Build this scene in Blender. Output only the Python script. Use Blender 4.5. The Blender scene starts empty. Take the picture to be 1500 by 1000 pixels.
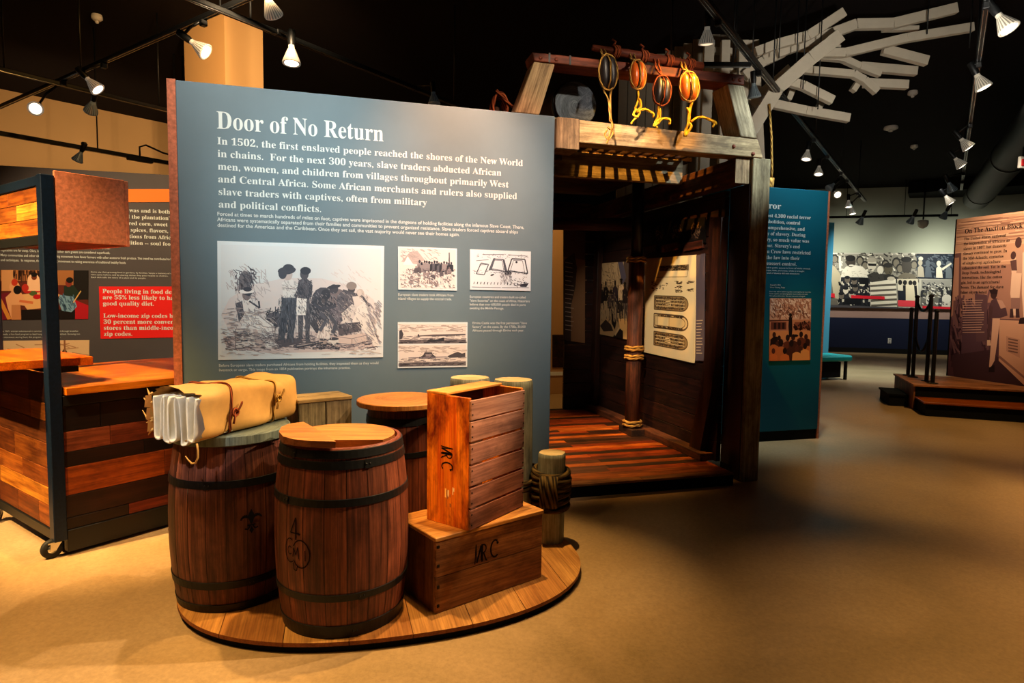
import bpy, math, random
from mathutils import Vector, Matrix

random.seed(11)
S = bpy.context.scene
COL = S.collection
PI = math.pi

# ------------------------------------------------------------------ camera
FPX, PITCH, ROLL, CAMZ = 921.5, math.radians(4.08), math.radians(-0.735), 1.52
CAM = Vector((0, 0, CAMZ))
_f = Vector((0, math.cos(PITCH), -math.sin(PITCH)))
_d = Vector((0, -math.sin(PITCH), -math.cos(PITCH)))
_r = Vector((1, 0, 0))
RT = math.cos(ROLL) * _r + math.sin(ROLL) * _d
DN = -math.sin(ROLL) * _r + math.cos(ROLL) * _d
cam = bpy.data.cameras.new('camera')
cam.sensor_width = 36
cam.lens = FPX / 1500 * 36
cam.clip_end = 200
camo = bpy.data.objects.new('camera', cam)
COL.objects.link(camo)
camo.matrix_world = Matrix(((RT.x, -DN.x, -_f.x, 0), (RT.y, -DN.y, -_f.y, 0), (RT.z, -DN.z, -_f.z, CAMZ), (0, 0, 0, 1)))
S.camera = camo

# ------------------------------------------------------------------ frames of the place
AZ = math.radians(15.86)                     # the main panel, the ship and their neighbours share one direction
U = Vector((math.cos(AZ), math.sin(AZ), 0))
V = Vector((-math.sin(AZ), math.cos(AZ), 0))
P0 = Vector((-1.931, 3.668, 0))              # left foot of the main panel
GA = math.radians(55.5)                      # the building's own direction (tracks, column, left wall)
GU = Vector((math.cos(GA), math.sin(GA), 0))
GV = Vector((-math.sin(GA), math.cos(GA), 0))
UP = Vector((0, 0, 1))
CEIL = 4.8

def W(u, v, z=0.0):
    return P0 + U * u + V * v + UP * z

def ray(x, y):
    return _f + RT * ((x - 750) / FPX) + DN * ((y - 500) / FPX)

def G(x, y, z=0.0):                          # the point of a level plane seen at a pixel
    d = ray(x, y)
    return CAM + d * ((z - CAMZ) / d.z)

def PL(x, y, p, n):                          # the point of any plane seen at a pixel
    d = ray(x, y)
    return CAM + d * ((p - CAM).dot(n) / d.dot(n))

def PV(x, y, v):
    return PL(x, y, W(0, v), V)

def PU(x, y, u):
    return PL(x, y, W(u, 0), U)

def PY(x, y, Y):
    return PL(x, y, Vector((0, Y, 0)), Vector((0, 1, 0)))

# ------------------------------------------------------------------ world, exposure
S.view_settings.view_transform = 'Standard'
S.view_settings.look = 'None'
S.view_settings.gamma = 1
S.view_settings.use_curve_mapping = False
S.view_settings.exposure = 0.0
wd = bpy.data.worlds.new('world')
S.world = wd
wd.use_nodes = True
wd.node_tree.nodes['Background'].inputs[0].default_value = (0.55, 0.72, 0.8, 1)
wd.node_tree.nodes['Background'].inputs[1].default_value = 0.012

WARM = (1.0, 0.62, 0.22)
ORNG = (1.0, 0.50, 0.12)
TUNG = (1.0, 0.70, 0.38)
NEUT = (1.0, 0.95, 0.88)
COOL = (0.70, 1.0, 0.98)

def spot(name, pos, target, power, color=TUNG, angle=60, blend=0.6, size=0.05):
    l = bpy.data.lights.new(name, 'SPOT')
    l.energy = power
    l.color = color
    l.spot_size = math.radians(angle)
    l.spot_blend = blend
    l.shadow_soft_size = size
    o = bpy.data.objects.new(name, l)
    COL.objects.link(o)
    pos, target = Vector(pos), Vector(target)
    o.location = pos
    o.rotation_euler = (target - pos).to_track_quat('-Z', 'Y').to_euler()
    return o

# track spots of the hall plus added fills (those over the camera stand outside the frame)
spot('spot_panel_warm', W(2.0, -1.15, 4.0), W(1.78, 0, 2.5), 900, (1, .55, .35), 50, 1.0, .06)
spot('spot_panel_left', W(0.45, -1.9, 4.6), W(0.55, 0, 2.75), 640, (1, .95, .86), 40, 1.0, .06)
spot('fill_panel_middle', W(0.9, -3.2, 3.9), W(0.95, 0, 1.8), 400, (.72, .95, 1), 33, 1.0, .06)  # cool wash added to brighten the prints, not a lamp of the hall
spot('spot_panel_right', W(2.25, -2.2, 4.3), W(2.15, 0, 1.9), 260, (.55, .93, 1), 32, 1.0, .06)
spot('spot_group_left', W(-0.9, -2.4, 4.3), W(0.9, -0.8, 0.7), 90, WARM, 40, .8, .04)
spot('spot_group_right', W(2.95, -0.95, 4.2), W(0.9, -0.9, 0.6), 560, TUNG, 38, .7, .03)
spot('spot_group_side', W(4.3, -1.9, 3.7), W(0.75, -1.05, 0.55), 1150, TUNG, 17, .7, .03)
spot('spot_group_top', W(1.6, -0.75, 4.6), W(1.35, -0.85, 0.0), 850, WARM, 40, .8, .04)
spot('spot_crate', W(0.75, -3.0, 3.6), W(1.40, -1.12, 0.86), 900, ORNG, 11, .6, .03)
spot('fill_bale', W(-0.5, -3.1, 3.3), W(.22, -1.0, .97), 330, NEUT, 9, .8, .03)  # narrow light added to whiten the folded cloth
spot('spot_ship_door', W(1.75, -1.3, 3.95), W(3.85, 1.5, 1.25), 1150, (1, .76, .5), 25, .6, .04)
spot('fill_ship_floor', W(3.0, 1.75, 2.5), W(3.05, 1.7, 0.1), 330, ORNG, 68, .7, .05)  # made-up light under the ship roof, added to brighten the planks
spot('spot_ship_lintel', W(3.62, -.12, 3.62), W(3.2, .38, 2.78), 190, (1, .5, .1), 56, .9, .015)
spot('spot_ship_grating', W(3.15, .62, 4.1), W(3.5, 1.15, 2.7), 420, (1, .46, .06), 48, .5, .012)
spot('spot_ship_frame', W(3.7, -2.2, 3.7), W(3.25, .38, 3.0), 260, (1, .84, .68), 28, .9, .05)
spot('fill_ship_print', W(2.7, 1.5, 2.4), W(4.05, 2.7, 1.5), 90, (1, .82, .6), 44, .8, .04)  # made-up light inside the hold, added to brighten the deck scene
spot('spot_post', W(5.1, -1.3, 4.4), W(4.1, .4, 2.8), 760, (.8, 1, 1), 22, .9, .05)
spot('spot_ship_left', W(2.75, -1.9, 4.3), W(2.42, .5, 3.08), 330, (1, .82, .6), 20, .9, .05)
spot('spot_behind_ship', W(3.6, 4.2, 4.2), W(3.6, 5.2, 1.4), 160, WARM, 80, .9, .05)
spot('spot_cart', Vector((-2.7, 1.5, 4.3)), Vector((-2.75, 4.0, 0.9)), 1250, TUNG, 26, .8, .04)
spot('spot_cart_left', Vector((-4.4, 1.6, 4.2)), Vector((-3.0, 3.8, 1.0)), 3000, (1, .66, .27), 34, .8, .04)
spot('spot_cart_top', Vector((-3.1, 3.0, 4.5)), Vector((-2.6, 4.0, 0.9)), 800, ORNG, 34, .8, .04)
spot('spot_floor_left', Vector((-2.7, 2.1, 4.6)), Vector((-2.4, 1.9, 0)), 1250, WARM, 62, 1, .06)
spot('spot_floor_front', Vector((0.1, 2.5, 4.6)), Vector((-0.1, 1.5, 0)), 120, WARM, 60, 1, .06)
spot('spot_floor_right', Vector((3.2, 2.6, 4.6)), Vector((2.6, 2.1, 0)), 700, WARM, 52, 1, .06)
spot('spot_floor_mid', Vector((5.0, 4.4, 4.6)), Vector((4.1, 3.9, 0)), 520, WARM, 46, 1, .06)
spot('spot_floor_post', Vector((4.1, 4.9, 4.6)), Vector((3.55, 4.95, 0)), 480, WARM, 36, 1, .06)
spot('spot_floor_far', Vector((5.4, 6.6, 4.4)), Vector((5.3, 7.9, 0)), 420, WARM, 70, 1, .08)
spot('spot_wall_left', Vector((-6.1, 8.6, 2.9)), Vector((-8.2, 11.2, 3.5)), 165, (1, .68, .38), 150, 1, .2)
spot('spot_wall_mid', Vector((-4.6, 10.4, 2.9)), Vector((-6.4, 12.6, 3.6)), 90, (1, .68, .38), 150, 1, .2)
spot('spot_food_panel', Vector((-3.6, 3.9, 4.5)), Vector((-4.0, 6.1, 1.8)), 1000, TUNG, 50, .9, .05)
spot('spot_column', Vector((-1.7, 4.3, 3.8)), Vector((-3.0, 7.6, 3.7)), 1000, (1, .68, .38), 60, 1, .05)
spot('spot_terror', W(5.55, 1.22, 4.4), W(5.5, 1.6, 2.7), 430, (.8, .97, 1), 46, 1, .05)
spot('spot_terror_photo', W(5.1, -1.2, 3.6), W(5.75, 1.6, 1.2), 150, WARM, 18, .9, .05)
spot('spot_mural_near', Vector((9.0, 17.4, 2.9)), Vector((9.8, 18.7, 2.2)), 150, (1, 1, .88), 150, 1, .2)
spot('spot_mural_far', Vector((11.6, 16.8, 2.9)), Vector((12.3, 18.1, 2.2)), 150, (1, 1, .88), 150, 1, .2)
spot('spot_floor_hall', Vector((7.4, 11.6, 4.4)), Vector((7.6, 13.0, 0)), 520, NEUT, 75, 1, .08)
spot('spot_bench', Vector((7.3, 12.6, 4.3)), Vector((7.2, 13.4, 0.3)), 800, (.62, .93, 1), 56, 1, .08)
spot('spot_auction', Vector((5.3, 7.0, 4.6)), Vector((7.2, 8.6, 2.6)), 1350, (1, .82, .6), 46, 1, .12)
spot('spot_stage', Vector((5.6, 6.4, 4.4)), Vector((6.4, 8.9, 0.3)), 220, WARM, 44, .9, .05)
spot('spot_tree', Vector((2.9, 4.2, 3.0)), Vector((3.9, 6.9, 4.3)), 210, (1, .92, .8), 100, 1, .08)
spot('fill_ceiling_glow', G(195, -14, 4.2), G(300, 60, 4.2), 90, ORNG, 170, 1, .05)  # added close under the ceiling for its reddish glow, no lamp body

# ------------------------------------------------------------------ materials
def L(c):
    if isinstance(c, str):
        c = c.lstrip('#')
        c = tuple(int(c[i:i + 2], 16) / 255 for i in (0, 2, 4))
        c = tuple(x / 12.92 if x <= .04045 else ((x + .055) / 1.055) ** 2.4 for x in c)
    return (c[0], c[1], c[2], 1)

def _mat(name):
    m = bpy.data.materials.new(name)
    m.use_nodes = True
    nt = m.node_tree
    return m, nt, nt.nodes, nt.links, nt.nodes['Principled BSDF']

def _attr(N, n):
    a = N.new('ShaderNodeAttribute')
    a.attribute_name = n
    return a

def _mul(N, K, a, b, f=1.0):
    x = N.new('ShaderNodeMix')
    x.data_type = 'RGBA'
    x.blend_type = 'MULTIPLY'
    x.inputs[0].default_value = f
    K.new(a, x.inputs[6])
    K.new(b, x.inputs[7])
    return x.outputs[2]

def _ramp(N, K, fac, stops):
    r = N.new('ShaderNodeValToRGB')
    e = r.color_ramp.elements
    while len(e) < len(stops):
        e.new(.5)
    for i, (p, c) in enumerate(stops):
        e[i].position = p
        e[i].color = L(c)
    K.new(fac, r.inputs[0])
    return r.outputs[0]

def _noise(N, K, vec, scale, detail=5, rough=.6, dist=0.0):
    n = N.new('ShaderNodeTexNoise')
    n.inputs['Scale'].default_value = scale
    n.inputs['Detail'].default_value = detail
    n.inputs['Roughness'].default_value = rough
    n.inputs['Distortion'].default_value = dist
    K.new(vec, n.inputs['Vector'])
    return n.outputs['Fac']

def _map(N, K, vec, scale):
    m = N.new('ShaderNodeMapping')
    m.inputs['Scale'].default_value = scale
    K.new(vec, m.inputs['Vector'])
    return m.outputs[0]

def _bump(N, K, b, h, strength, dist=.004):
    n = N.new('ShaderNodeBump')
    n.inputs['Strength'].default_value = strength
    n.inputs['Distance'].default_value = dist
    K.new(h, n.inputs['Height'])
    K.new(n.outputs[0], b.inputs['Normal'])

def wood(name, dark, light, rough=.65, stain='#6b5a4c', stain_amt=.55, bump=.35, grain=30, spec=.3):
    m, nt, N, K, b = _mat(name)
    g = _attr(N, 'gc').outputs['Vector']
    n1 = _noise(N, K, _map(N, K, g, (1.6, grain, grain)), 1.0, 6, .65, .4)
    n2 = _noise(N, K, _map(N, K, g, (3, 7, 7)), 1.0, 5, .7, .2)
    n3 = _noise(N, K, _map(N, K, g, (4, 140, 140)), 1.0, 3, .5)
    c = _ramp(N, K, n1, [(.33, dark), (.65, light)])
    st = _ramp(N, K, n2, [(.38, stain), (.58, (1, 1, 1))])
    c = _mul(N, K, c, st, stain_amt)
    fine = _ramp(N, K, n3, [(.35, (.6, .57, .55)), (.6, (1, 1, 1))])
    c = _mul(N, K, c, fine, .8)
    c = _mul(N, K, c, _attr(N, 'Col').outputs['Color'])
    K.new(c, b.inputs['Base Color'])
    b.inputs['Roughness'].default_value = rough
    b.inputs['Specular IOR Level'].default_value = spec
    _bump(N, K, b, n1, bump)
    return m

def plain(name, color, rough=.6, metal=0.0, spec=.4, noise=0.0, nscale=30, bump=0.0):
    m, nt, N, K, b = _mat(name)
    tc = N.new('ShaderNodeTexCoord').outputs['Object']
    n = _noise(N, K, tc, nscale, 4)
    c = _ramp(N, K, n, [(.3, tuple(x * (1 - noise) for x in L(color)[:3])), (.7, tuple(min(1, x * (1 + noise)) for x in L(color)[:3]))])
    c = _mul(N, K, c, _attr(N, 'Col').outputs['Color'])
    K.new(c, b.inputs['Base Color'])
    b.inputs['Roughness'].default_value = rough
    b.inputs['Metallic'].default_value = metal
    b.inputs['Specular IOR Level'].default_value = spec
    if bump:
        _bump(N, K, b, n, bump)
    return m

def glow(name, color, strength):
    m, nt, N, K, b = _mat(name)
    b.inputs['Base Color'].default_value = (.9, .9, .85, 1)
    b.inputs['Emission Color'].default_value = L(color)
    b.inputs['Emission Strength'].default_value = strength
    return m

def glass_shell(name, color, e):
    # lit bulbs leak light through the shell; dark ones get a painted glow
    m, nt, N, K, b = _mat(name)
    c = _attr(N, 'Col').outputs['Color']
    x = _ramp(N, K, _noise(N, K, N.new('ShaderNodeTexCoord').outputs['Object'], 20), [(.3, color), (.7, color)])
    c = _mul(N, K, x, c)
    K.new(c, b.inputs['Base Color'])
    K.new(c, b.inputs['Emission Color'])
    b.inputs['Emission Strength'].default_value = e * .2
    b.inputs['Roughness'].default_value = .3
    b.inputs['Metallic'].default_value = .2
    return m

def rope_mat(name, dark, light, twist=90):
    m, nt, N, K, b = _mat(name)
    g = _attr(N, 'gc').outputs['Vector']
    sx = N.new('ShaderNodeSeparateXYZ')
    K.new(g, sx.inputs[0])
    a = N.new('ShaderNodeMath'); a.operation = 'MULTIPLY_ADD'
    a.inputs[1].default_value = twist
    K.new(sx.outputs[0], a.inputs[0])
    t = N.new('ShaderNodeMath'); t.operation = 'MULTIPLY'
    t.inputs[1].default_value = 3 * 2 * PI
    K.new(sx.outputs[1], t.inputs[0])
    K.new(t.outputs[0], a.inputs[2])
    s = N.new('ShaderNodeMath'); s.operation = 'SINE'
    K.new(a.outputs[0], s.inputs[0])
    h = N.new('ShaderNodeMath'); h.operation = 'MULTIPLY_ADD'
    h.inputs[1].default_value = .5; h.inputs[2].default_value = .5
    K.new(s.outputs[0], h.inputs[0])
    c = _ramp(N, K, h.outputs[0], [(.1, dark), (.75, light)])
    c = _mul(N, K, c, _attr(N, 'Col').outputs['Color'])
    K.new(c, b.inputs['Base Color'])
    b.inputs['Roughness'].default_value = .85
    b.inputs['Specular IOR Level'].default_value = .15
    _bump(N, K, b, h.outputs[0], .8, .004)
    return m

M = dict(
    beam=wood('weathered_beam', '#7d6a50', '#b8a283', .75, '#6a5c50', .65),
    beam_dark=wood('dark_beam', '#2b170d', '#5b3520', .7, '#3a2a22', .7),
    hull=wood('dark_hull', '#120905', '#2e1710', .55, '#4a3a33', .6),
    redwood=wood('red_brown_wood', '#5a2413', '#8d4224', .65, '#57372c', .6),
    barrel=wood('barrel_oak', '#4a2620', '#8f5440', .5, '#583c38', .6, .4, 60),
    pine=wood('warm_pine', '#a8763c', '#cc9856', .55, '#a88058', .4, .25),
    stained=wood('orange_stained_pine', '#c8500c', '#f49024', .5, '#6a2a12', .95, .25),
    slat=wood('red_slat', '#765048', '#9a7064', .7, '#70606a', .55),
    crate=wood('brown_crate', '#80502c', '#b37a48', .65, '#705048', .65),
    sawn=wood('pale_sawn_end', '#b59a6c', '#d8c498', .75, '#a8977a', .5, .3, 12),
    grey=wood('grey_crate_wood', '#6d6148', '#9b8c6b', .75, '#6f6a58', .6),
    greylid=wood('grey_blue_lid', '#4d5a58', '#7f8a80', .7, '#5b5a55', .5),
    pile=wood('piling_wood', '#85897e', '#b8bbaa', .85, '#5f6a60', .6, .6, 22),
    plank=wood('salvaged_plank', '#9a7452', '#e8d0b0', .5, '#6b4a38', .6),
    counter=wood('varnished_counter', '#b4520a', '#f08c14', .28, '#a85a28', .4, .08, 14, .5),
    burl=plain('speckled_board', '#b87658', .45, 0, .4, .32, 55, .1),
    treeboard=plain('pale_board', '#bdb3a0', .7, 0, .2, .06, 8),
    black=plain('black_steel', '#0b0d0e', .45, .3, .5),
    bluesteel=plain('blue_black_steel', '#0d1f35', .4, .5, .5, .3, 60),
    iron=plain('hoop_iron', '#121417', .45, .5, .5, .35, 40, .1),
    chrome=plain('bright_metal', '#c9cbc8', .25, 1.0),
    rubber=plain('rubber', '#0a0a0a', .7),
    matblack=plain('matt_black', '#050607', .85, 0, .2),
    panel=plain('slate_blue_panel', '#63757d', .6, 0, .25, .05, 3),
    panel_teal=plain('teal_panel', '#005468', .55, 0, .25, .05, 3),
    panel_dark=plain('dark_grey_panel', '#494446', .6, 0, .25, .05, 3),
    print=plain('printed_paper', (1, 1, 1), .6, 0, .2),
    ink=plain('pale_lettering', '#cdd6d2', .7, 0, .2),
    ink_dark=plain('dark_lettering', '#140b0a', .8, 0, .1),
    leather=plain('tan_leather', '#c99a56', .7, 0, .25, .14, 9, .25),
    cloth=plain('white_cloth', '#dcd8cc', .85, 0, .15, .06, 30, .2),
    teal=plain('teal_upholstery', '#0f9a9a', .55, 0, .3, .05, 30),
    wall_tan=plain('tan_wall_paint', '#c9a06a', .85, 0, .15, .04, 1),
    wall_green=plain('grey_green_wall_paint', '#a7ab97', .85, 0, .15, .03, 1),
    wall_blue=plain('navy_wall_paint', '#161d36', .7, 0, .2, .05, 2),
    wall_pink=plain('mauve_wall_paint', '#a8877a', .8, 0, .2, .03, 2),
    white=plain('white_plastic', '#d8d5cc', .5),
    bulb=glass_shell('lamp_body', '#cfc6b2', .9),
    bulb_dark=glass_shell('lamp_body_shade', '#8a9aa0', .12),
    lampglow=glow('lamp_light', '#fff2d8', 6),
    lampsoft=glow('lamp_light_soft', '#ffe2b8', 1.2),
    rope=rope_mat('tan_rope', '#6d4a1e', '#c99a4c'),
    rope_shaded=rope_mat('old_rope_shaded', '#1a1209', '#5f4a26', 60),  # darkened: shade on the coils is put into the rope colour
    rope_yellow=rope_mat('yellow_rope', '#c98a12', '#ffcf3a', 90),
    rope_red=rope_mat('red_tarred_rope', '#4a1a0c', '#a8532c', 70),
    block=plain('varnished_block', '#d9601a', .3, 0, .5, .25, 12),
    block_dark=plain('dark_block', '#231c1c', .4, 0, .5, .3, 12),
    drum=wood('blue_grey_drum', '#3a4452', '#6c7884', .7, '#3d3a3c', .5),
    duct=plain('black_duct', '#080d0f', .5, .3, .4),
    redplastic=plain('red_plastic', '#c01f28', .5),
)

def floor_mat():
    m, nt, N, K, b = _mat('polished_concrete')
    tc = N.new('ShaderNodeTexCoord').outputs['Object']
    a = _noise(N, K, tc, .9, 6, .6, .6)
    f = _noise(N, K, tc, 55, 4, .7)
    c = _ramp(N, K, a, [(.3, '#9a7f58'), (.5, '#ad8e66'), (.72, '#b89a74')])
    s = _ramp(N, K, f, [(.3, (.74, .73, .72)), (.65, (1, 1, 1))])
    c = _mul(N, K, c, s)
    K.new(c, b.inputs['Base Color'])
    r = _ramp(N, K, a, [(.3, (.3, .3, .3)), (.7, (.42, .42, .42))])
    K.new(r, b.inputs['Roughness'])
    b.inputs['Specular IOR Level'].default_value = .35
    return m
M['floor'] = floor_mat()

# ------------------------------------------------------------------ mesh builder
OFF = {}                                     # world place of every Empty that carries parts

class MB:
    def __init__(self):
        self.v, self.f, self.c, self.g, self.sm = [], [], [], [], []

    def add(self, verts, faces, col=(1, 1, 1), gc=None, smooth=False):
        n = len(self.v)
        self.v += [Vector(p) for p in verts]
        self.g += [Vector(p) for p in (gc or verts)]
        for i, f in enumerate(faces):
            self.f.append([n + k for k in f])
            self.c.append(col[i] if isinstance(col, list) else col)
            self.sm.append(smooth)
        return self

    def obox(self, o, x, y, z, col=(1, 1, 1), ch=0.0):
        """box from corner o with the three edge vectors x, y, z (chamfered by ch)"""
        o, x, y, z = Vector(o), Vector(x), Vector(y), Vector(z)
        ls = [x.length, y.length, z.length]
        k = max(range(3), key=lambda i: ls[i])
        order = [k] + [i for i in range(3) if i != k]
        r = Vector((random.random() * 30, random.random() * 30, random.random() * 30))
        def gc(a, b, c):
            p = (a * ls[0], b * ls[1], c * ls[2])
            return Vector((p[order[0]], p[order[1]], p[order[2]])) + r
        if ch <= 0:
            cs = [(a, b, c) for c in (0, 1) for b in (0, 1) for a in (0, 1)]
            fs = [(0, 2, 3, 1), (4, 5, 7, 6), (0, 1, 5, 4), (2, 6, 7, 3), (0, 4, 6, 2), (1, 3, 7, 5)]
            return self.add([o + x * a + y * b + z * c for a, b, c in cs], fs, col, [gc(*t) for t in cs])
        e = [min(ch / max(l, 1e-6), .45) for l in ls]
        cs, idx = [], {}
        for c in (0, 1):
            for b in (0, 1):
                for a in (0, 1):
                    for ax in range(3):
                        t = [a, b, c]
                        for j in range(3):
                            if j != ax:
                                t[j] = e[j] if t[j] == 0 else 1 - e[j]
                        idx[(a, b, c, ax)] = len(cs)
                        cs.append(tuple(t))
        fs = []
        for ax in range(3):
            j, k2 = [(1, 2), (2, 0), (0, 1)][ax]
            for s in (0, 1):
                q = []
                for (p, r2) in ((0, 0), (1, 0), (1, 1), (0, 1)):
                    t = [0, 0, 0]; t[ax] = s; t[j] = p; t[k2] = r2
                    q.append(idx[(t[0], t[1], t[2], ax)])
                fs.append(q if s else q[::-1])
        for ax in range(3):                   # edge strips along ax
            j, k2 = [(1, 2), (2, 0), (0, 1)][ax]
            for p in (0, 1):
                for r2 in (0, 1):
                    t0 = [0, 0, 0]; t0[j] = p; t0[k2] = r2
                    t1 = list(t0); t1[ax] = 1
                    q = [idx[(*t0, j)], idx[(*t1, j)], idx[(*t1, k2)], idx[(*t0, k2)]]
                    fs.append(q if (p == r2) else q[::-1])
        for a in (0, 1):
            for b in (0, 1):
                for c in (0, 1):
                    q = [idx[(a, b, c, 0)], idx[(a, b, c, 1)], idx[(a, b, c, 2)]]
                    fs.append(q if (a + b + c) % 2 else q[::-1])
        return self.add([o + x * t[0] + y * t[1] + z * t[2] for t in cs], fs, col, [gc(*t) for t in cs])

    def box(self, c, sx, sy, sz, az=0.0, col=(1, 1, 1), ch=0.0):
        """box standing with the middle of its base at c, turned by az"""
        x = Vector((math.cos(az), math.sin(az), 0)) * sx
        y = Vector((-math.sin(az), math.cos(az), 0)) * sy
        return self.obox(Vector(c) - x / 2 - y / 2, x, y, UP * sz, col, ch)

    def beam(self, a, b, w, h, col=(1, 1, 1), ch=0.0, side=None):
        """timber from a to b, w wide along side, h deep in the third direction"""
        a, b = Vector(a), Vector(b)
        d = b - a
        s = Vector(side) if side is not None else d.cross(UP)
        s = (s - d * (s.dot(d) / d.length_squared)).normalized()
        t = d.cross(s).normalized()
        return self.obox(a - s * w / 2 - t * h / 2, d, s * w, t * h, col, ch)

    def tube(self, pts, r, n=10, col=(1, 1, 1), closed=False, caps=True, r2=None):
        pts = [Vector(p) for p in pts]
        m = len(pts)
        rs = r if isinstance(r, (list, tuple)) else [r] * m
        verts, gcs, fs = [], [], []
        prev, dist = None, random.random() * 5
        for i, p in enumerate(pts):
            a = pts[(i - 1) % m] if (closed or i) else p
            b = pts[(i + 1) % m] if (closed or i < m - 1) else p
            t = (b - a)
            t = t.normalized() if t.length > 1e-9 else UP
            if prev is None:
                q = UP if abs(t.z) < .9 else Vector((1, 0, 0))
                s = t.cross(q).normalized()
            else:
                s = (prev - t * prev.dot(t))
                s = s.normalized() if s.length > 1e-6 else t.orthogonal().normalized()
            prev = s
            w = t.cross(s)
            if i:
                dist += (p - pts[i - 1]).length
            for k in range(n):
                an = 2 * PI * k / n
                verts.append(p + (s * math.cos(an) + w * math.sin(an)) * rs[i])
                gcs.append(Vector((dist, k / n, 0)))
        for i in range(m if closed else m - 1):
            for k in range(n):
                a = i * n + k; b = i * n + (k + 1) % n
                c = ((i + 1) % m) * n + (k + 1) % n; d = ((i + 1) % m) * n + k
                fs.append((a, b, c, d))
        if caps and not closed:
            fs.append(tuple(range(n))[::-1])
            fs.append(tuple((m - 1) * n + k for k in range(n)))
        return self.add(verts, fs, col, gcs, True)

    def lathe(self, prof, c, axis=UP, n=32, col=(1, 1, 1), caps=True, smooth=True):
        """profile of (radius, height) turned about an axis through c"""
        axis = Vector(axis).normalized()
        s = axis.orthogonal().normalized() if abs(axis.z) < .999 else Vector((1, 0, 0))
        w = axis.cross(s)
        c = Vector(c)
        verts, gcs, fs = [], [], []
        for r, h in prof:
            for k in range(n):
                an = 2 * PI * k / n
                verts.append(c + axis * h + (s * math.cos(an) + w * math.sin(an)) * r)
                gcs.append(Vector((h, an * max(r, .02), r)))
        for i in range(len(prof) - 1):
            for k in range(n):
                fs.append((i * n + k, i * n + (k + 1) % n, (i + 1) * n + (k + 1) % n, (i + 1) * n + k))
        self.add(verts, fs, col, gcs, smooth)
        if caps:
            for i, rev in ((0, True), (len(prof) - 1, False)):
                if prof[i][0] > 1e-4:
                    q = list(range(n))
                    self.add([verts[i * n + k] for k in q], [q[::-1] if rev else q], col,
                             [Vector((0, 0, 0)) + Vector((verts[i * n + k] - c)) for k in q], False)
        return self

    def prism(self, pts, ex, col=(1, 1, 1)):
        """planar outline pushed along the vector ex"""
        pts = [Vector(p) for p in pts]
        n = len(pts)
        ex = Vector(ex)
        r = Vector((random.random() * 9, random.random() * 9, 0))
        vs = pts + [p + ex for p in pts]
        fs = [tuple(range(n))[::-1], tuple(range(n, 2 * n))]
        fs += [(i, (i + 1) % n, n + (i + 1) % n, n + i) for i in range(n)]
        return self.add(vs, fs, col, [p + r for p in vs])

    def ball(self, c, rx, ry=None, rz=None, n=14, m=9, col=(1, 1, 1), rot=None):
        ry = ry or rx; rz = rz or rx
        c = Vector(c)
        vs, fs = [], []
        R = rot or Matrix.Identity(3)
        for i in range(m + 1):
            t = PI * i / m
            for k in range(n):
                a = 2 * PI * k / n
                vs.append(c + R @ Vector((rx * math.sin(t) * math.cos(a), ry * math.sin(t) * math.sin(a), rz * math.cos(t))))
        for i in range(m):
            for k in range(n):
                fs.append((i * n + k, (i + 1) * n + k, (i + 1) * n + (k + 1) % n, i * n + (k + 1) % n))
        return self.add(vs, fs, col, None, True)

    def build(self, name, mat, parent=None, bevel=0.0, loc=None):
        if parent is not None:
            off = OFF[parent.name]
        elif loc is not None:
            off = Vector(loc)
        else:
            xs = [p.x for p in self.v]; ys = [p.y for p in self.v]; zs = [p.z for p in self.v]
            off = Vector(((min(xs) + max(xs)) / 2, (min(ys) + max(ys)) / 2, min(zs)))
        me = bpy.data.meshes.new(name)
        me.from_pydata([p - off for p in self.v], [], self.f)
        at = me.attributes.new('Col', 'FLOAT_COLOR', 'FACE')
        flat = []
        for c in self.c:
            flat += [c[0], c[1], c[2], 1.0]
        at.data.foreach_set('color', flat)
        ag = me.attributes.new('gc', 'FLOAT_VECTOR', 'POINT')
        gf = []
        for p in self.g:
            gf += [p.x, p.y, p.z]
        ag.data.foreach_set('vector', gf)
        me.polygons.foreach_set('use_smooth', self.sm)
        me.materials.append(mat)
        me.update()
        o = bpy.data.objects.new(name, me)
        COL.objects.link(o)
        if parent is not None:
            o.parent = parent
            OFF[o.name] = off
        else:
            o.location = off
            OFF[o.name] = off
        if bevel:
            b = o.modifiers.new('bevel', 'BEVEL')
            b.width = bevel
            b.segments = 2
            b.limit_method = 'ANGLE'
        return o

def tag(o, label, cat, group=None, kind=None):
    if label: o['label'] = label
    if cat: o['category'] = cat
    if group: o['group'] = group
    if kind: o['kind'] = kind
    return o

def thing(name, loc, label, cat, group=None):
    o = bpy.data.objects.new(name, None)
    COL.objects.link(o)
    o.location = loc
    o.empty_display_size = .1
    OFF[o.name] = Vector(loc)
    return tag(o, label, cat, group)

def struct(o):
    o['kind'] = 'structure'
    return o

def bold(s):
    o = ''
    for c in s:
        if 'A' <= c <= 'Z': o += chr(0x1D400 + ord(c) - 65)
        elif 'a' <= c <= 'z': o += chr(0x1D41A + ord(c) - 97)
        elif '0' <= c <= '9': o += chr(0x1D7CE + ord(c) - 48)
        else: o += c
    return o

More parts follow.
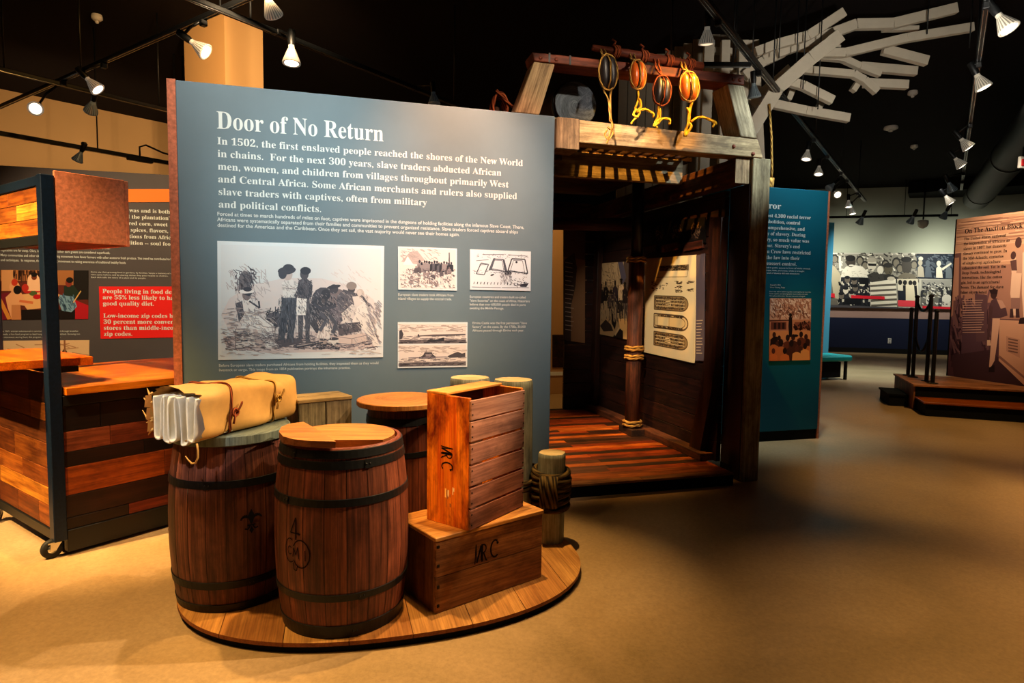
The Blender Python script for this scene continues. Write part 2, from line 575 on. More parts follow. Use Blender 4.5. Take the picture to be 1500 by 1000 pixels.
def text(name, body, org, ux, uy, size, mat, parent, serif=False, width=None, space=1.0, weight=0.0, align='LEFT'):
    """lettering whose first baseline starts at org, running along ux, standing up along uy"""
    cu = bpy.data.curves.new(name, 'FONT')
    cu.body = bold(body) if serif else body
    cu.size = 1
    cu.space_line = space
    cu.align_x = align
    cu.offset = weight
    cu.resolution_u = 3
    tmp = bpy.data.objects.new('tmp', cu)
    COL.objects.link(tmp)
    dg = bpy.context.evaluated_depsgraph_get()
    me = bpy.data.meshes.new_from_object(tmp.evaluated_get(dg))
    bpy.data.objects.remove(tmp)
    bpy.data.curves.remove(cu)
    xs = [v.co.x for v in me.vertices]
    sx = size
    if width:
        sx = width / (max(xs) - min(xs))
    off = OFF[parent.name]
    org, ux, uy = Vector(org), Vector(ux).normalized(), Vector(uy).normalized()
    for v in me.vertices:
        v.co = org + ux * (v.co.x * sx) + uy * (v.co.y * size) - off
    at = me.attributes.new('Col', 'FLOAT_COLOR', 'FACE')
    at.data.foreach_set('color', [1.0] * (4 * len(me.polygons)))
    me.materials.clear()
    me.materials.append(mat)
    o = bpy.data.objects.new(name, me)
    COL.objects.link(o)
    o.parent = parent
    OFF[o.name] = off
    return o

class Draw:
    """a printed picture: flat coloured shapes on one sheet, x to the right and y down from 0 to 1"""
    def __init__(self, tl, tr, bl, paper, back=.003, step=2.2e-5):
        self.o, self.x, self.y = Vector(tl), Vector(tr) - Vector(tl), Vector(bl) - Vector(tl)
        self.n = self.y.cross(self.x).normalized()
        if self.n.dot(CAM - self.o) < 0:
            self.n = -self.n
        self.mb = MB()
        self.k = 0
        self.step = step
        self.asp = self.x.length / self.y.length
        self.tone = lambda c: c
        self.mb.obox(self.o - self.n * 0, self.x, self.y, self.n * back, L(paper)[:3])
        self.h = back

    def P(self, x, y):
        return self.o + self.x * x + self.y * y + self.n * (self.h + self.step * self.k)

    def poly(self, pts, c):
        self.k += 1
        pts = [(min(max(x, 0), 1), min(max(y, 0), 1)) for x, y in pts]
        self.mb.add([self.P(*p) for p in pts], [tuple(range(len(pts)))], self.tone(L(c)[:3]))
        return self

    def rect(self, x0, y0, x1, y1, c):
        return self.poly([(x0, y0), (x1, y0), (x1, y1), (x0, y1)], c)

    def ell(self, cx, cy, rx, ry, c, rot=0.0, n=14):
        """ellipse; rx and ry in units of the picture's height"""
        q = []
        for i in range(n):
            a = 2 * PI * i / n
            x, y = rx * math.cos(a), ry * math.sin(a)
            q.append((cx + (x * math.cos(rot) - y * math.sin(rot)) / self.asp, cy + x * math.sin(rot) + y * math.cos(rot)))
        return self.poly(q, c)

    def _seg(self, a, b, w):
        dx, dy = (b[0] - a[0]) * self.asp, b[1] - a[1]
        l = math.hypot(dx, dy) or 1e-6
        ox, oy = -dy / l * w / 2 / self.asp, dx / l * w / 2
        return [(a[0] + ox, a[1] + oy), (b[0] + ox, b[1] + oy), (b[0] - ox, b[1] - oy), (a[0] - ox, a[1] - oy)]

    def line(self, pts, w, c):
        self.k += 1
        for a, b in zip(pts, pts[1:]):
            self.mb.add([self.P(*p) for p in self._seg(a, b, w)], [(0, 1, 2, 3)], self.tone(L(c)[:3]))
        return self

    def hatch(self, x0, y0, x1, y1, n, c, ln=.03, w=.004, ang=.5, jit=.4, oval=False):
        self.k += 1
        for _ in range(n):
            x, y = random.uniform(x0, x1), random.uniform(y0, y1)
            if oval and ((x - (x0 + x1) / 2) / (x1 - x0) * 2) ** 2 + ((y - (y0 + y1) / 2) / (y1 - y0) * 2) ** 2 > 1:
                continue
            a = ang + random.uniform(-jit, jit)
            l = ln * random.uniform(.5, 1.2)
            dx, dy = math.cos(a) * l / 2 / self.asp, math.sin(a) * l / 2
            pa = (min(max(x - dx, .005), .995), min(max(y - dy, .005), .995))
            pb = (min(max(x + dx, .005), .995), min(max(y + dy, .005), .995))
            self.mb.add([self.P(*p) for p in self._seg(pa, pb, w)], [(0, 1, 2, 3)], self.tone(L(c)[:3]))
        return self

    def crowd(self, x0, x1, y, h, n, skins, clothes):
        """row of heads and shoulders"""
        for i in range(n):
            x = x0 + (x1 - x0) * (i + .5 + random.uniform(-.2, .2)) / n
            yy = y + random.uniform(-.15, .15) * h
            r = h * random.uniform(.13, .17)
            c = random.choice(clothes)
            self.poly([(x - r * 1.9 / self.asp, yy + h), (x - r * 1.7 / self.asp, yy + r * 1.7), (x - r * .5 / self.asp, yy + r * 1.1),
                       (x + r * .5 / self.asp, yy + r * 1.1), (x + r * 1.7 / self.asp, yy + r * 1.7), (x + r * 1.9 / self.asp, yy + h)], c)
            self.ell(x, yy, r * .82, r * 1.1, random.choice(skins))
        return self

    def figure(self, x, y, h, skin, top, legs, lean=0.0, hat=None):
        """standing person: x of the feet, y of the soles, height h"""
        a = self.asp
        def q(dx, t):
            return (x + (dx * h + lean * h * t) / a, y - h * t)
        for s in (-1, 1):
            self.poly([q(.02 * s, .5), q(.11 * s, .5), q(.10 * s, .02), q(.035 * s, .02)], legs)
        self.poly([q(-.11, .47), q(.11, .47), q(.14, .80), q(.05, .86), q(-.05, .86), q(-.14, .80)], top)
        for s in (-1, 1):
            self.poly([q(.13 * s, .81), q(.18 * s, .62), q(.15 * s, .44), q(.11 * s, .46), q(.13 * s, .6), q(.09 * s, .78)], top)
        self.ell(x + lean * h * .92 / a, y - h * .93, .055 * h, .075 * h, skin)
        if hat:
            self.ell(x + lean * h * .97 / a, y - h * .985, .085 * h, .03 * h, hat)
        return self

    def build(self, name, parent=None, mat=None):
        return self.mb.build(name, mat or M['print'], parent)

# ------------------------------------------------------------------ the setting
X3 = Vector((1, 0, 0))
mb = MB(); mb.obox((-16, -3, -.1), (36, 0, 0), (0, 28, 0), (0, 0, .1))
struct(mb.build('floor', M['floor']))
mb = MB(); mb.obox((-16, -3, CEIL), (36, 0, 0), (0, 28, 0), (0, 0, .1))
struct(mb.build('ceiling', plain('dark_ceiling', '#120d0c', .9, 0, .1)))
a, b = G(0, 130, CEIL), G(255, 183, CEIL)
d = (b - a).normalized()
n = Vector((-d.y, d.x, 0))
mb = MB(); mb.obox((a - d * 7).xy.to_3d(), d * 19, n * .2, UP * CEIL)
struct(mb.build('wall_left', M['wall_tan']))
WLA, WLD, WLN = a.copy(), d.copy(), n.copy()
# far wall in four painted bands
a, b = G(1218, 515, 0), G(1385, 520, 0)
d = (b - a).normalized()
n = Vector((-d.y, d.x, 0))
BW, BD, BN = a.copy(), d.copy(), n.copy()
def bw(px_, py_):
    return PL(px_, py_, BW, BN)
zb = bw(1300, 466).z
zp = bw(1300, 450).z
zm = bw(1300, 367).z
s0 = a - d * 5.0
for nm, z0, z1, mt in (('wall_back', zm, CEIL, 'wall_green'), ('wall_back_lower', 0, zb, 'wall_blue'), ('trim_1', zb, zp, 'wall_pink'), ('wall_back_middle', zp, zm, 'wall_green')):
    mb = MB(); mb.obox(s0 + UP * z0, d * 18, n * .2, UP * (z1 - z0))
    struct(mb.build(nm, M[mt]))
mb = MB(); mb.obox(s0 - n * .02, d * 18, n * .02, UP * .14)
struct(mb.build('baseboard_back', M['black']))
# square column
e, l, r = G(328, 12, CEIL), G(264, 44, CEIL), G(380, 33, CEIL)
mb = MB(); mb.obox(e.xy.to_3d(), GV * .88, GU * .5, UP * CEIL)
struct(mb.build('wall_column', M['wall_tan']))
# low dark soffit of the far hall
mb = MB(); mb.obox(G(1330, 283, CEIL - .32) - UP * 0, GU * 1.6, GV * -3, UP * .3)
struct(mb.build('ceiling_low', M['matblack']))

# power outlet on the far wall
p = bw(1303, 499)
t = thing('wall_outlet', p - BN * .03, 'small white power outlet low on the navy far wall', 'outlet')
mb = MB(); mb.obox(p - BD * .045 - UP * .075 - BN * .012, BD * .09, BN * .012, UP * .15, ch=.003); mb.build('cover_plate', M['white'], t)
for s in (-1, 1):
    mb = MB(); mb.obox(p - BD * .025 + UP * (s * .04 - .025) - BN * .017, BD * .05, BN * .006, UP * .05, (.5, .5, .5), ch=.002); mb.build('socket', M['white'], t)

# ------------------------------------------------------------------ lighting tracks and lamps
def track(name, a, b, label, rods=(), w=.045, h=.04, feed=None):
    a, b = Vector(a), Vector(b)
    t = thing(name, a, label, 'light track')
    mb = MB(); mb.beam(a, b, w, h, ch=.006)
    mb.build('rail', M['black'], t)
    d = (b - a).normalized()
    s = d.cross(UP).normalized()
    mb = MB()
    for k in (-1, 1):
        mb.beam(a + s * k * .013 - UP * (h / 2 + .001), b + s * k * .013 - UP * (h / 2 + .001), .005, .004)
    mb.build('conductor', M['chrome'], t)
    for q in rods:
        p = a.lerp(b, q)
        mb = MB(); mb.tube([p + UP * h / 2, Vector((p.x, p.y, CEIL))], .008, 8)
        mb.build('hanger_rod', M['black'], t)
    return t
TZ = 3.75
JX = G(333, 10, TZ)
track('lighting_track', JX - GV * -6.5, JX + GV * -3.2, 'long black light track crossing the upper left corner above the wooden cart', (.1, .4, .66, .9))
track('lighting_track', JX - GU * 3.0 - UP * .045, JX + GU * 3.4 - UP * .045, 'black light track running back over the top of the big slate panel', (.2, .5, .9))
p = G(75, 113, TZ)
track('lighting_track', p - GU * .9 - UP * .045, p + GU * 1.6 - UP * .045, 'short black light track crossing near the bright lamp at upper left', (.2, .8))
pc = G(1100, 85, TZ)
track('lighting_track', pc - GU * 3.0, pc + GU * 10, 'black light track slanting past the pale branches above the ship', (.12, .3, .5, .7, .9), .06, .05)
q = G(1000, 85, TZ)
track('lighting_track', pc - UP * .06, Vector((q.x, q.y, TZ - .06)) + (Vector((q.x, q.y, 0)) - Vector((pc.x, pc.y, 0))) * .3, 'short black track branching off over the top bar of the ship frame', (.2, .9))
pr = G(1420, 190, TZ)
track('lighting_track', pr - GU * 5.5, pr + GU * 5.2, 'black light track along the upper right side with a row of lamps', (.1, .35, .6, .9))
a, b = G(0, 195, 3.3), G(255, 240, 3.3)
d = (b - a).normalized()
t = track('lighting_track', a - d * 2, b + d * 1.5, 'black light track hung on thin rods before the tan wall', (.3, .55, .73, .9), .05, .05)
p = PL(205, 233, a, Vector((-d.y, d.x, 0)))
mb = MB(); mb.beam(p - d * .16 - UP * .0, p + d * .16, .07, .07, ch=.01); mb.build('power_feed', M['black'], t)
mb = MB(); c = [p + UP * .03, p + UP * .16 + d * .0, p + UP * .2 + d * .08, p + UP * .14 + d * .3, p + UP * .12 + d * .5, p + UP * .2 + d * .58, p + UP * .6 + d * .6, Vector((p.x, p.y, CEIL)) + d * .6]
mb.tube(c, .012, 8); mb.build('cable', M['black'], t)
WTRK = (a, d)
a, b = G(1218, 318, 3.3), G(1385, 308, 3.3)
wt_d = (b - a).normalized()
k = bw(1218, 318) - BN * 1.2
a2 = PL(1212, 318, k, BN); b2 = PL(1385, 308, k, BN)
track('lighting_track', a2 - UP * 0, Vector((b2.x, b2.y, a2.z)) + BD * .3, 'black light track hung before the far grey-green wall', (.15, .6, .95), .06, .06)

LAMPZ = {}
def lamp(px_, py_, z, aim, label, on=2, scale=1.0, group=None, top=None, style='ribbed', att=None, trk=None):
    """a flood bulb in a black holder; aim is the direction of its light"""
    p = px_ if isinstance(px_, Vector) else G(px_, py_, z)
    d = Vector(aim).normalized()
    s = scale
    t = thing('track_lamp', p, label, 'spotlight', group)
    prof = [(.017, -.135), (.021, -.13), (.022, -.105), (.026, -.098), (.038, -.07), (.052, -.035), (.061, -.012), (.064, 0), (.063, .006), (.057, .008), (.049, .004)]
    mb = MB(); nn = 40
    mb.lathe([(r * s, h * s) for r, h in prof], p, d, nn, (1, 1, 1), False)
    k = len(mb.f)
    for i in range(k):
        if style == 'ribbed' and i % nn % 2 == 0 and nn * 3 <= i < nn * 7:
            mb.c[i] = (.35, .35, .35)
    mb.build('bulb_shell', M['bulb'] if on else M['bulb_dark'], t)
    mb = MB(); mb.lathe([(.048 * s, .003 * s), (.048 * s, .005 * s), (.03 * s, .010 * s), (.001 * s, .012 * s)], p, d, 24, caps=False)
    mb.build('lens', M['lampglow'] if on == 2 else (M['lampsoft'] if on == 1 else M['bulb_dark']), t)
    mb = MB(); mb.lathe([(.024 * s, -.24 * s), (.027 * s, -.235 * s), (.027 * s, -.15 * s), (.022 * s, -.125 * s)], p, d, 16)
    mb.build('holder', M['black'], t)
    zt = top if top is not None else TZ - .03
    h = p - d * .2 * s
    j = Vector((h.x, h.y, max(zt, h.z + .05)))
    if trk is not None:
        q_ = Vector((trk.x, trk.y, 0)); e_ = GU
        k_ = (Vector((h.x, h.y, 0)) - q_).dot(e_)
        j = q_ + e_ * k_ + UP * (TZ - .02)
    if att is not None:
        j = Vector(att)
    mb = MB()
    mb.tube([h, h.lerp(j, .45) + d.cross(UP) * .03, j], .011 * s, 8)
    mb.build('arm', M['black'], t)
    mb = MB(); mb.box(j - UP * .05, .05, .05, .05, GA, ch=.006)
    mb.build('track_clip', M['black'], t)
    return t

def near(px_, py_, a, d, z):                 # nearest point of a track (through a, along d) to a lamp
    p = G(px_, py_, z)
    q = Vector((a.x, a.y, 0)); e = Vector((d.x, d.y, 0)).normalized()
    k = (Vector((p.x, p.y, 0)) - q).dot(e)
    r = q + e * k
    return Vector((r.x, r.y, TZ - .02))
dn = Vector((0, 0, -1))
lamp(301, 76, 3.5, (.85, .05, -.6), 'lit flood lamp in front of the square tan column', 2, 1.1, att=near(283, 48, JX, GV, 3.6))
lamp(143, 131, 3.5, (.66, .08, -.72), 'lit flood lamp tilted right, upper one of a close pair left of the column', 2, 1.1, att=near(124, 105, JX, GV, 3.6))
lamp(133, 163, 3.45, (-.5, .45, -.6), 'unlit-looking lamp turned to the wall, lower one of a close pair', 0, 1.1)
lamp(52, 159, 3.45, (.55, -.95, -.45), 'dazzling lamp facing the viewer at far left', 2, 1.15, att=near(36, 138, JX, GV, 3.5))
p = PL(113, 235, WTRK[0], Vector((-WTRK[1].y, WTRK[1].x, 0))) - UP * .0
lamp(Vector(p), 0, 0, (-.5, .1, -.8), 'dark lamp under the track before the tan wall', 0, 1.0, top=3.28)
lamp(427, 92, 3.42, (.02, -.1, -1), 'lit amber flood lamp hanging above the slate panel, right of the column', 2, 1.15, style='smooth', trk=JX)
lamp(401, 22, 3.55, (.1, .9, -.75), 'ribbed lamp seen from behind at the top edge, right of the column', 1, 1.05)
lamp(636, 152, 3.5, (.1, -.2, -1), 'dark lamp mostly hidden behind the top edge of the slate panel', 0, 1.0, trk=JX)
lamp(1035, 64, 3.58, (.05, .2, -1), 'ribbed lamp hanging over the ship frame before pale boards', 1, 1.0, trk=pc)
lamp(1105, 142, 3.5, (.15, .15, -1), 'pale blue lamp right of the ship frame under the slanting track', 0, 1.0, trk=pc)
row = 'lamps along the slanting track'
lamp(1181, 233, 3.45, (-.2, -.15, -1), 'lit lamp nearest the ship in the row above the teal panel', 2, 1.05, row, trk=pc)
lamp(1199, 255, 3.45, (-.15, -.25, -1), 'second lit lamp in the row above the teal panel', 2, 1.05, row, trk=pc)
lamp(1214, 276, 3.45, (-.8, -.2, -.7), 'lamp turned left at the top corner of the teal panel', 0, 1.05, row, trk=pc)
lamp(1227, 285, 3.45, (-.1, -1, -.55), 'lit lamp facing the viewer just right of the teal panel', 2, 1.1, row, trk=pc)
lamp(1243, 303, 3.45, (0, -.1, -1), 'lit lamp before the far wall, upper of two beside the teal panel', 2, 1.1, row, trk=pc)
lamp(1249, 313, 3.35, (.1, -.2, -1), 'lit lamp before the far wall, lower of two beside the teal panel', 2, 1.1, row, trk=pc)
row = 'lamps along the right hand track'
lamp(1478, 42, 3.5, (.3, -.35, -.8), 'large lit lamp at the top right corner', 2, 1.1, row, trk=pr)
lamp(1441, 128, 3.5, (.35, -.2, -.85), 'lit lamp on the right track, second from the corner', 2, 1.1, row, trk=pr)
lamp(1419, 216, 3.45, (.55, -.25, -.8), 'lit lamp halfway along the right track, upper of two', 2, 1.15, row, trk=pr)
lamp(1409, 243, 3.45, (.55, -.25, -.8), 'lit lamp halfway along the right track, lower of two', 2, 1.15, row, trk=pr)
lamp(1395, 279, 3.45, (.5, .1, -.8), 'blue-grey lamp near the far end of the right track', 0, 1.3, row, trk=pr)
lamp(1393, 297, 3.35, (.5, -.25, -.8), 'last lit lamp at the far end of the right track', 2, 1.3, row, trk=pr)
for x, y, lb in ((1259, 327, 'dark lamp on the far wall track, nearest the teal panel'), (1333, 326, 'dark blue lamp on the middle of the far wall track'), (1381, 319, 'blue lamp at the right end of the far wall track')):
    p = PL(x, y, k, BN)
    lamp(Vector(p), 0, 0, (-.1, .5, -.8), lb, 0, 1.6, 'lamps on the far wall track', top=a2.z - .02)
p = PL(1352, 329, k, BN)
t = thing('security_camera', p, 'small pale dome hanging from the ceiling before the far wall', 'camera')
mb = MB(); mb.tube([p + UP * .1, Vector((p.x, p.y, CEIL))], .02, 8); mb.build('stem', M['black'], t)
mb = MB(); mb.lathe([(.1, .12), (.13, .1), (.13, .02), (.1, -.06), (.03, -.1)], p, UP, 20); mb.build('dome', M['white'], t)

# ceiling fittings
def detector(x, y, label, r=.07):
    p = G(x, y, CEIL - .05)
    t = thing('smoke_detector', p, label, 'smoke detector', 'ceiling fittings')
    mb = MB(); mb.lathe([(r * .6, -.02), (r, .0), (r, .03), (r * .9, .05)], p, UP, 20); mb.build('housing', M['white'], t)
    mb = MB(); mb.lathe([(r * .2, -.05), (r * .35, -.04), (r * .25, -.015)], p, UP, 12); mb.build('sensor', M['white'], t)
detector(142, 28, 'small pale sprinkler fitting on the dark ceiling at upper left', .06)
detector(1337, 138, 'white detector on the black ceiling just below the pale branches', .07)
detector(1305, 189, 'largest white detector on the black ceiling, left of the others', .12)
detector(1339, 216, 'lowest white detector on the black ceiling', .07)

# black duct
t = thing('ventilation_duct', G(1500, 215, 4.0), 'fat black ventilation duct running back at the upper right', 'duct')
c0, c1 = G(1431, 290, 3.95), G(1490, 217, 3.95)
dd = (c1 - c0).normalized()
pts = [c0 + dd * i * 1.0 for i in range(0, 14)]
mb = MB(); mb.tube(pts, .27, 28); mb.build('pipe', M['duct'], t)
for i in (1, 5, 9):
    mb = MB(); mb.tube([pts[i] - dd * .04, pts[i] + dd * .04], .282, 28); mb.build('joint_band', M['black'], t)
p = PY(1498, 238, 9.0)
t = thing('exit_sign', p, 'small red and white sign at the right edge under the duct', 'sign')
mb = MB(); mb.box(p - UP * .08, .13, .04, .16, .2, ch=.006); mb.build('sign_plate', M['white'], t)
mb = MB(); mb.box(p - UP * .05 - Vector((0, .025, 0)), .08, .02, .09, .2); mb.build('red_face', M['redplastic'], t)
mb = MB(); mb.tube([p + UP * .07, Vector((p.x, p.y, CEIL))], .012, 6); mb.build('stem', M['black'], t)

# ------------------------------------------------------------------ main panel with its text and prints
def panel(name, label, o, ux, w, h, th, nv, mat, edge=None, base=None):
    """free-standing board: o = left foot of the front, ux along it, nv away from the viewer"""
    t = thing(name, o, label, 'exhibit panel')
    mb = MB(); mb.obox(o + UP * (base or 0), ux * w, nv * th, UP * (h - (base or 0)), ch=.003)
    mb.build('board', mat, t)
    if base:
        mb = MB(); mb.obox(o + nv * .01 + ux * .01, ux * (w - .02), nv * (th - .02), UP * base); mb.build('plinth', M['matblack'], t)
    if edge:
        for s in edge:
            x = -.045 if s < 0 else w
            mb = MB(); mb.obox(o + ux * x - nv * .004, ux * .045, nv * (th + .008), UP * (h + .004), (1.05, .8, .7)); mb.build('edge_strip', M['burl'], t)
    return t

MP = panel('exhibit_panel', 'large slate blue exhibit panel standing behind the barrels and crates', W(0, 0), U, 2.285, 2.723, .1, V, M['panel'], (-1,))
FRONT = -.0015
def mp(x, y):
    return PV(x, y, FRONT)

def mtext(name, body, x, y, x1, line_px, serif=False, size=None, space=1.0, weight=0.0, mat='ink'):
    """lettering on the main panel from pixel x, y (first baseline) to x1 on its longest line; line_px = baseline step"""
    o = mp(x, y)
    wd_ = (mp(x1, y) - o).dot(U)
    s = (mp(x, y) - mp(x, y + line_px)).z if line_px else 0
    size = size or s
    return text(name, body, o, U, UP, size, M[mat], MP, serif, abs(wd_), space if not line_px else s / size, weight)

zt = (mp(330, 166) - mp(330, 192)).z / .70
mtext('title_lettering', 'Door of No Return', 317, 188, 561, 0, True, zt)
body = ['In 1502, the first enslaved people reached the shores of the New World', 'in chains.  For the next 300 years, slave traders abducted African',
        'men, women, and children from villages throughout primarily West', 'and Central Africa. Some African merchants and rulers also supplied',
        'slave traders with captives, often from military', 'and political conflicts.']
st = (mp(318, 207) - mp(318, 301)).z / 5
mtext('introduction_lettering', '\n'.join(body), 318, 211, 766, 18.6, True, st * .80)
small = ['Forced at times to march hundreds of miles on foot, captives were imprisoned in the dungeons of holding facilities along the infamous Slave Coast. There,',
         'Africans were systematically separated from their families and communities to prevent organized resistance. Slave traders forced captives aboard ships',
         'destined for the Americas and the Caribbean. Once they set sail, the vast majority would never see their homes again.']
ss = (mp(318, 316) - mp(318, 324)).z
mtext('paragraph_lettering', '\n'.join(small), 318, 315.5, 768, 8.2, False, ss * .98, weight=.012)
mtext('caption_lettering', 'Before European slave traders purchased Africans from holding facilities, they inspected them as they would\nlivestock or cargo. This image from an 1854 publication portrays the inhumane practice.', 320.5, 537, 554, 6.6, False, ss * .72, weight=.006)
mtext('caption_lettering', 'European slave traders took Africans from\ninland villages to supply the coastal trade.', 583, 433, 664, 5.8, False, ss * .72, weight=.006)
mtext('caption_lettering', 'European countries and traders built so-called\n"slave factories" on the coast of Africa. Historians\nbelieve that over 600,000 people died in ports\nawaiting the Middle Passage.', 688, 436, 776, 5.6, False, ss * .7, weight=.006)
mtext('caption_lettering', 'Elmina Castle was the first permanent "slave\nfactory" on the coast. By the 1700s, 30,000\nAfricans passed through Elmina each year.', 692, 474.5, 772, 5.5, False, ss * .7, weight=.006)

SK, INK, MID, PALE = '#2a2b33', '#3c3a42', '#8d8284', '#c9bdb8'
# large engraving
d = Draw(mp(318.4, 352.8), mp(562.8, 360.1), mp(319.6, 527), '#d6dee0')
d.tone = lambda c: tuple(x * .86 + y for x, y in zip(c, (.035, .042, .055)))
d.rect(.02, .03, .98, .97, '#dde1e0')
d.ell(.5, .62, .66, .33, '#dfd5d0')
d.poly([(.03, .80), (.3, .78), (.6, .76), (.97, .80), (.97, .9), (.8, .94), (.3, .95), (.05, .9)], '#cfbfba')
d.hatch(.05, .2, .30, .5, 90, '#b9aeac', .06, .006, .9, .8, True)
d.hatch(.1, .25, .25, .45, 40, '#968c8e', .05, .008, 1.2, .6, True)
d.hatch(.62, .2, .97, .5, 60, '#d5ccc8', .05, .005, .7, .3, True)
d.hatch(.04, .78, .96, .93, 240, '#8a7c7c', .04, .006, .1, .35)
d.hatch(.3, .80, .95, .92, 160, '#5a5156', .05, .006, .05, .3)
# tree and dark palm on the left
d.poly([(.12, .30), (.15, .24), (.18, .26), (.2, .33), (.17, .42), (.12, .4)], '#6d6668')
d.hatch(.1, .22, .22, .44, 60, '#4d4a50', .05, .007, 1.0, .8)
d.ell(.33, .66, .07, .07, '#5a565c'); d.hatch(.28, .58, .38, .74, 40, '#33333a', .07, .008, 2.4, .9)
# seated clerk on a chest, coat pale
d.poly([(.10, .74), (.33, .73), (.33, .9), (.10, .9)], '#e2d8d0'); d.line([(.10, .74), (.33, .73), (.33, .9), (.10, .9), (.10, .74)], .006, '#77696a')
d.poly([(.20, .74), (.33, .73), (.33, .9), (.22, .9)], '#c4b2ab'); d.line([(.12, .79), (.15, .77), (.18, .79)], .008, INK); d.line([(.13, .84), (.17, .84)], .01, INK)
d.poly([(.12, .50), (.17, .46), (.22, .52), (.24, .64), (.16, .70), (.13, .62)], '#e7e2dc')
d.poly([(.10, .52), (.14, .50), (.15, .62), (.12, .68)], '#4b494f'); d.line([(.18, .50), (.24, .56), (.235, .5)], .014, SK)
d.poly([(.15, .66), (.24, .62), (.32, .70), (.33, .86), (.35, .9), (.28, .9), (.22, .74), (.13, .73)], '#ece8e3'); d.line([(.24, .63), (.31, .71), (.33, .87)], .006, '#8d8284')
d.ell(.165, .45, .035, .045, '#7a6e6c'); d.ell(.165, .42, .06, .018, '#efeae4'); d.ell(.17, .40, .035, .02, SK); d.poly([(.14, .44), (.2, .43), (.18, .46)], SK)
# standing trader with wide hat
d.poly([(.37, .46), (.46, .46), (.46, .60), (.44, .82), (.40, .84), (.41, .64), (.385, .84), (.345, .84), (.365, .6)], '#3d4149')
d.poly([(.37, .34), (.43, .31), (.47, .36), (.45, .47), (.38, .47)], '#e9e3dd'); d.line([(.38, .37), (.45, .38), (.5, .32)], .028, '#ece6e0'); d.line([(.38, .385), (.45, .395), (.5, .335)], .006, '#77696a')
d.ell(.405, .27, .04, .05, '#c9b8b0'); d.ell(.40, .235, .075, .035, '#3a3b42', -.15); d.ell(.41, .21, .045, .03, '#33343b'); d.ell(.375, .26, .035, .05, '#3a3b42')
d.poly([(.33, .84), (.48, .82), (.5, .86), (.36, .9)], '#4c464b')
# standing man, bare torso, white cloth
d.poly([(.465, .46), (.535, .45), (.545, .62), (.535, .83), (.55, .86), (.515, .86), (.51, .66), (.5, .62), (.495, .83), (.47, .85)], '#4b4a50')
d.poly([(.46, .47), (.52, .47), (.515, .62), (.455, .62)], '#f0ece6'); d.line([(.49, .48), (.49, .62)], .004, '#a79b99')
d.poly([(.47, .32), (.51, .29), (.545, .33), (.55, .44), (.535, .48), (.47, .47), (.465, .40)], '#504c50')
d.poly([(.535, .32), (.555, .36), (.55, .46), (.5, .48), (.5, .455), (.53, .44)], '#3a393f'); d.poly([(.47, .33), (.46, .40), (.44, .46), (.46, .47), (.485, .41)], '#46444a')
d.ell(.505, .265, .036, .048, '#4a474b'); d.ell(.512, .235, .045, .034, '#26272d'); d.hatch(.47, .31, .55, .47, 30, '#2a2a30', .03, .006, 1.0, .5)
# seated group on the right
for x, y, r, c in ((.62, .5, .10, '#45454c'), (.585, .56, .07, '#34353c'), (.66, .52, .09, '#3b3c43'), (.71, .50, .09, '#75696a'), (.76, .5, .08, '#55535a')):
    d.ell(x, y, r, r * 1.25, c)
d.ell(.635, .44, .04, .048, '#26272d'); d.ell(.685, .39, .038, .042, '#3a383d'); d.ell(.685, .37, .06, .016, '#2a2b31', -.2)
d.poly([(.56, .50), (.6, .46), (.66, .5), (.70, .52), (.69, .56), (.62, .56), (.57, .62), (.54, .60)], '#2d2e35')
d.poly([(.55, .62), (.62, .60), (.66, .66), (.65, .74), (.58, .78), (.54, .7)], '#3b3a41')
d.poly([(.66, .56), (.72, .54), (.74, .66), (.70, .76), (.66, .72)], '#68626a')
d.ell(.795, .385, .032, .042, '#3a3438'); d.ell(.795, .36, .045, .036, '#8c8078'); d.poly([(.76, .44), (.83, .43), (.85, .5), (.8, .56), (.75, .52)], '#5b565b')
d.poly([(.83, .44), (.87, .44), (.91, .52), (.9, .6), (.82, .62), (.81, .5)], '#e8e2da'); d.ell(.85, .43, .035, .045, '#c9bcb2')
d.poly([(.74, .60), (.8, .52), (.83, .56), (.79, .66), (.74, .7)], '#ddd4cc'); d.line([(.74, .40), (.86, .45), (.91, .54)], .02, '#4a484e')
d.poly([(.82, .62), (.90, .60), (.93, .72), (.97, .88), (.99, .9), (.94, .9), (.88, .76), (.80, .68)], '#e6dfd6'); d.line([(.90, .61), (.94, .73), (.98, .88)], .006, '#8d8284')
d.poly([(.70, .7), (.85, .68), (.86, .76), (.72, .8)], '#4f484d'); d.hatch(.66, .68, .88, .8, 34, '#2d2c33', .04, .007, .6, .6)
# chest, pots, plank
d.poly([(.70, .81), (.88, .78), (.9, .85), (.80, .88), (.72, .87)], '#d3bfb5'); d.line([(.70, .81), (.80, .83), (.8, .88)], .005, '#77696a'); d.line([(.8, .83), (.89, .8)], .005, '#77696a')
d.poly([(.44, .88), (.62, .84), (.63, .86), (.46, .91)], '#49444a'); d.poly([(.46, .885), (.6, .855), (.6, .86), (.465, .9)], '#b5a6a0')
d.ell(.62, .86, .035, .035, '#a8988f'); d.ell(.685, .855, .045, .035, '#d8d2ca'); d.ell(.685, .83, .045, .014, '#33333a'); d.ell(.62, .835, .03, .01, '#33333a')
d.poly([(.58, .82), (.6, .72), (.63, .66), (.67, .74), (.66, .83)], '#e4dbd4'); d.hatch(.58, .68, .68, .83, 30, '#b8aaa4', .06, .006, 1.4, .4)
d.hatch(.55, .86, .72, .92, 50, '#33323a', .03, .007, .2, .5)
d.hatch(.345, .46, .46, .84, 130, '#5d616b', .04, .004, 1.45, .12); d.hatch(.355, .48, .45, .84, 40, '#22252e', .05, .005, 1.5, .1)
